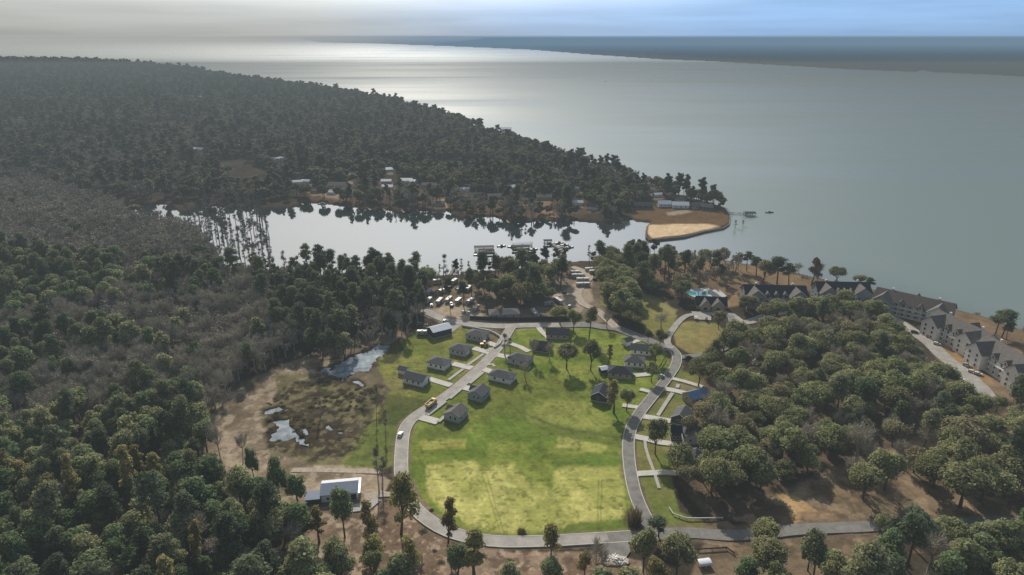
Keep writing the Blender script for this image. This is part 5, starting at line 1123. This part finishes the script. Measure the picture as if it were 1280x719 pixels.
def stuff_nodes(name, protos):
    ng = bpy.data.node_groups.new(name, 'GeometryNodeTree')
    ng.interface.new_socket('Geometry', in_out='INPUT', socket_type='NodeSocketGeometry'); ng.interface.new_socket('Geometry', in_out='OUTPUT', socket_type='NodeSocketGeometry')
    N = ng.nodes; Lk = ng.links; i = N.new('NodeGroupInput'); o = N.new('NodeGroupOutput'); j = N.new('GeometryNodeJoinGeometry')
    def attr(nm, t):
        a = N.new('GeometryNodeInputNamedAttribute'); a.data_type = t; a.inputs['Name'].default_value = nm; return a.outputs[0]
    for v, ob in enumerate(protos):
        oi = N.new('GeometryNodeObjectInfo'); oi.inputs['Object'].default_value = ob; oi.inputs['As Instance'].default_value = True; oi.transform_space = 'ORIGINAL'
        cmp_ = N.new('FunctionNodeCompare'); cmp_.data_type = 'INT'; cmp_.operation = 'EQUAL'; Lk.new(attr('var', 'INT'), cmp_.inputs[2]); cmp_.inputs[3].default_value = v
        ip = N.new('GeometryNodeInstanceOnPoints'); Lk.new(i.outputs[0], ip.inputs['Points']); Lk.new(cmp_.outputs[0], ip.inputs['Selection']); Lk.new(oi.outputs['Geometry'], ip.inputs['Instance'])
        Lk.new(attr('rot', 'FLOAT_VECTOR'), ip.inputs['Rotation']); Lk.new(attr('size', 'FLOAT_VECTOR'), ip.inputs['Scale']); Lk.new(ip.outputs[0], j.inputs[0])
    Lk.new(j.outputs[0], o.inputs[0]); return ng
for k in STUFF:
    tt = sorted([t for t in allt if t[3] == k], key=lambda t: -t[7])
    n_ind = {'oak': 290, 'broad': 300, 'pine': 290, 'bare': 290, 'cypress': 220}[k]
    ind = [t for t in tt[:n_ind] if t[7] > 0]; rest = tt[len(ind):]
    small = ind[-3:]; ind = ind[:-3] if rest else ind
    for t in ind:
        place = REG[t[6]][0]
        plant(k, t[0], t[1], t[2], t[4], t[5], f'{DESC[k]} {place}', f'{CAT[k]}s {place}')
    if not rest: continue
    pr = []
    for v, t in enumerate(small):      # three small real trees that the wood repeats
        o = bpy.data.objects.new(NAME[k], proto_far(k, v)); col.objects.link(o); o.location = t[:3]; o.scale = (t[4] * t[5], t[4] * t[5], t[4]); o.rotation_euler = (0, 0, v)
        place = REG[t[6]][0]; tag(o, f'{DESC[k]} {place}', CAT[k], f'{CAT[k]}s {place}'); pr.append(o)
    me_ = bpy.data.meshes.new(STUFF[k]); me_.vertices.add(len(rest)); me_.vertices.foreach_set('co', np.array([t[:3] for t in rest]).ravel())
    a = me_.attributes.new('var', 'INT', 'POINT'); a.data.foreach_set('value', nrng.randint(0, 3, len(rest)).astype(np.int32))
    a = me_.attributes.new('rot', 'FLOAT_VECTOR', 'POINT'); r_ = np.zeros((len(rest), 3)); r_[:, 2] = nrng.uniform(0, 6.28, len(rest)); a.data.foreach_set('vector', r_.ravel())
    a = me_.attributes.new('size', 'FLOAT_VECTOR', 'POINT'); a.data.foreach_set('vector', np.array([(t[4] * t[5], t[4] * t[5], t[4]) for t in rest]).ravel())
    o = bpy.data.objects.new(STUFF[k], me_); col.objects.link(o); tag(o, f'distant mass of {DESC[k]}s seen as one wood', CAT[k] + 's', kind='stuff')
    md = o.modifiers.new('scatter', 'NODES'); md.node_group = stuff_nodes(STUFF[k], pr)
for k in ('autumn', 'narrow', 'shrub'):
    for t in allt:
        if t[3] == k and t[7] > 0: plant(k, t[0], t[1], t[2], t[4], t[5], f'{DESC[k]} {REG[t[6]][0]}', f'{CAT[k]}s {REG[t[6]][0]}')
# ------------------------------------------------------------------ haze, sky, sun, camera
SUN_AZ, SUN_EL = R(-9), R(33)
GLOW = 3.3
def haze(dens, c, x0, x1, y1, y0=-600, z1=190, z2=190):
    m = bpy.data.materials.new('haze'); m.use_nodes = True; N = m.node_tree.nodes; N.clear(); out = N.new('ShaderNodeOutputMaterial')
    va = N.new('ShaderNodeVolumeAbsorption'); va.inputs['Density'].default_value = dens; va.inputs['Color'].default_value = (0, 0, 0, 1)
    ve = N.new('ShaderNodeEmission'); ve.inputs['Color'].default_value = (*c, 1); ve.inputs['Strength'].default_value = dens
    ad = N.new('ShaderNodeAddShader'); m.node_tree.links.new(va.outputs[0], ad.inputs[0]); m.node_tree.links.new(ve.outputs[0], ad.inputs[1]); m.node_tree.links.new(ad.outputs[0], out.inputs['Volume'])
    b = MB(); b.prismx([(y0, -6), (y1, -6), (y1, z2), (y0, z1)], x0, x1); o = tag(b.build('haze', m), kind='structure')
    import bmesh
    bm = bmesh.new(); bm.from_mesh(o.data); bmesh.ops.recalc_face_normals(bm, faces=bm.faces); bm.to_mesh(o.data); bm.free()
haze(.00040, (.158, .184, .193), -3500, 4000, 3800, z1=217, z2=52)      # low smoke-grey ground haze, thinning outward
haze(.00016, (.20, .31, .43), -1500, 20000, 14000, 3800.5)             # bluer over the far shore
haze(.00010, (.46, .46, .44), -20000, -1500.5, 40000, 3800.5)            # pale sea haze toward the western horizon
w = bpy.data.worlds.new('World'); scene.world = w; w.use_nodes = True; N = w.node_tree.nodes; Lk = w.node_tree.links
bg = N['Background']; bg.inputs['Strength'].default_value = .10
sky = N.new('ShaderNodeTexSky'); sky.sky_type = 'NISHITA'; sky.sun_disc = False; sky.sun_elevation = SUN_EL; sky.sun_rotation = SUN_AZ; sky.altitude = 100; sky.air_density = 1.0; sky.dust_density = .6; sky.ozone_density = 1.5
tc = N.new('ShaderNodeTexCoord'); sx = N.new('ShaderNodeSeparateXYZ'); Lk.new(tc.outputs['Generated'], sx.inputs[0])
def wmath(op, a, b=None, c=None):
    n = N.new('ShaderNodeMath'); n.operation = op
    for i, v in enumerate((a, b, c)):
        if v is None: continue
        if isinstance(v, (int, float)): n.inputs[i].default_value = v
        else: Lk.new(v, n.inputs[i])
    return n.outputs[0]
def wrange(v, a, b, c=0, d=1, smooth=True):
    n = N.new('ShaderNodeMapRange'); n.interpolation_type = 'SMOOTHSTEP' if smooth else 'LINEAR'
    Lk.new(v, n.inputs[0]); n.inputs[1].default_value = a; n.inputs[2].default_value = b; n.inputs[3].default_value = c; n.inputs[4].default_value = d; return n.outputs[0]
# thin high veil of cloud: warm grey toward the west, blue toward the east, brighter round the sun above a low bank
rx = N.new('ShaderNodeValToRGB'); e = rx.color_ramp.elements; Lk.new(wrange(sx.outputs['X'], -.65, .65, 0, 1, False), rx.inputs['Fac'])
e[0].position = 0; e[0].color = (.45, .45, .43, 1); e[1].position = 1; e[1].color = (.28, .48, .78, 1)
q = e.new(.3); q.color = (.49, .52, .53, 1); q = e.new(.52); q.color = (.40, .57, .84, 1); q = e.new(.75); q.color = (.31, .53, .88, 1)
mp_ = N.new('ShaderNodeMapping'); mp_.inputs['Scale'].default_value = (3, 3, 42); Lk.new(tc.outputs['Generated'], mp_.inputs['Vector'])
nz = N.new('ShaderNodeTexNoise'); nz.inputs['Scale'].default_value = 1.6; nz.inputs['Detail'].default_value = 5; Lk.new(mp_.outputs[0], nz.inputs['Vector'])
cl = wmath('MULTIPLY', wrange(nz.outputs['Fac'], .33, .7, 1.08, .93), wrange(sx.outputs['Z'], -.002, .028, .84, 1.04))
dt = N.new('ShaderNodeVectorMath'); dt.operation = 'DOT_PRODUCT'; Lk.new(tc.outputs['Generated'], dt.inputs[0])
dt.inputs[1].default_value = (math.sin(SUN_AZ) * math.cos(SUN_EL), math.cos(SUN_AZ) * math.cos(SUN_EL), math.sin(SUN_EL))
glow = wmath('MULTIPLY', wmath('POWER', wrange(dt.outputs['Value'], .74, .985, 0, 1, False), 1.4), wmath('MULTIPLY', wrange(sx.outputs['Z'], .02, .095), wrange(sx.outputs['Z'], .28, .48, 1, .3)))
fade = wrange(sx.outputs['Z'], .08, .4, 1, .36)
v1 = N.new('ShaderNodeVectorMath'); v1.operation = 'SCALE'; Lk.new(rx.outputs[0], v1.inputs[0]); Lk.new(wmath('MULTIPLY', cl, fade), v1.inputs['Scale'])
v2 = N.new('ShaderNodeVectorMath'); v2.operation = 'SCALE'; v2.inputs[0].default_value = (1, .99, .96); Lk.new(wmath('MULTIPLY', glow, GLOW), v2.inputs['Scale'])
v3 = N.new('ShaderNodeVectorMath'); v3.operation = 'ADD'; Lk.new(v1.outputs[0], v3.inputs[0]); Lk.new(v2.outputs[0], v3.inputs[1])
v4 = N.new('ShaderNodeVectorMath'); v4.operation = 'SCALE'; Lk.new(v3.outputs[0], v4.inputs[0]); v4.inputs['Scale'].default_value = 10
v5 = N.new('ShaderNodeVectorMath'); v5.operation = 'MULTIPLY_ADD'; Lk.new(sky.outputs[0], v5.inputs[0]); v5.inputs[1].default_value = (.045, .052, .062); Lk.new(v4.outputs[0], v5.inputs[2])
Lk.new(v5.outputs[0], bg.inputs['Color'])
ld = bpy.data.lights.new('sun', 'SUN'); ld.energy = 5.0; ld.angle = R(.5); ld.color = (1, .93, .82)
lo = bpy.data.objects.new('sun', ld); col.objects.link(lo)
sv = Vector((math.sin(SUN_AZ) * math.cos(SUN_EL), math.cos(SUN_AZ) * math.cos(SUN_EL), math.sin(SUN_EL)))
lo.rotation_euler = sv.to_track_quat('Z', 'Y').to_euler(); lo.location = (0, 0, 400)
cd = bpy.data.cameras.new('camera'); cd.lens = 24; cd.sensor_width = 36; cd.clip_end = 200000; cd.clip_start = 1
cam = bpy.data.objects.new('camera', cd); col.objects.link(cam); cam.location = (0, 0, CAMZ); cam.rotation_euler = (math.pi / 2 - PITCH, 0, 0); scene.camera = cam
scene.view_settings.view_transform = 'Standard'; scene.view_settings.look = 'None'; scene.view_settings.exposure = 0
scene.render.engine = 'CYCLES'; c = scene.cycles
c.use_denoising = True; c.max_bounces = 5; c.diffuse_bounces = 2; c.glossy_bounces = 2; c.transmission_bounces = 2; c.volume_bounces = 0; c.transparent_max_bounces = 8
c.caustics_reflective = False; c.caustics_refractive = False
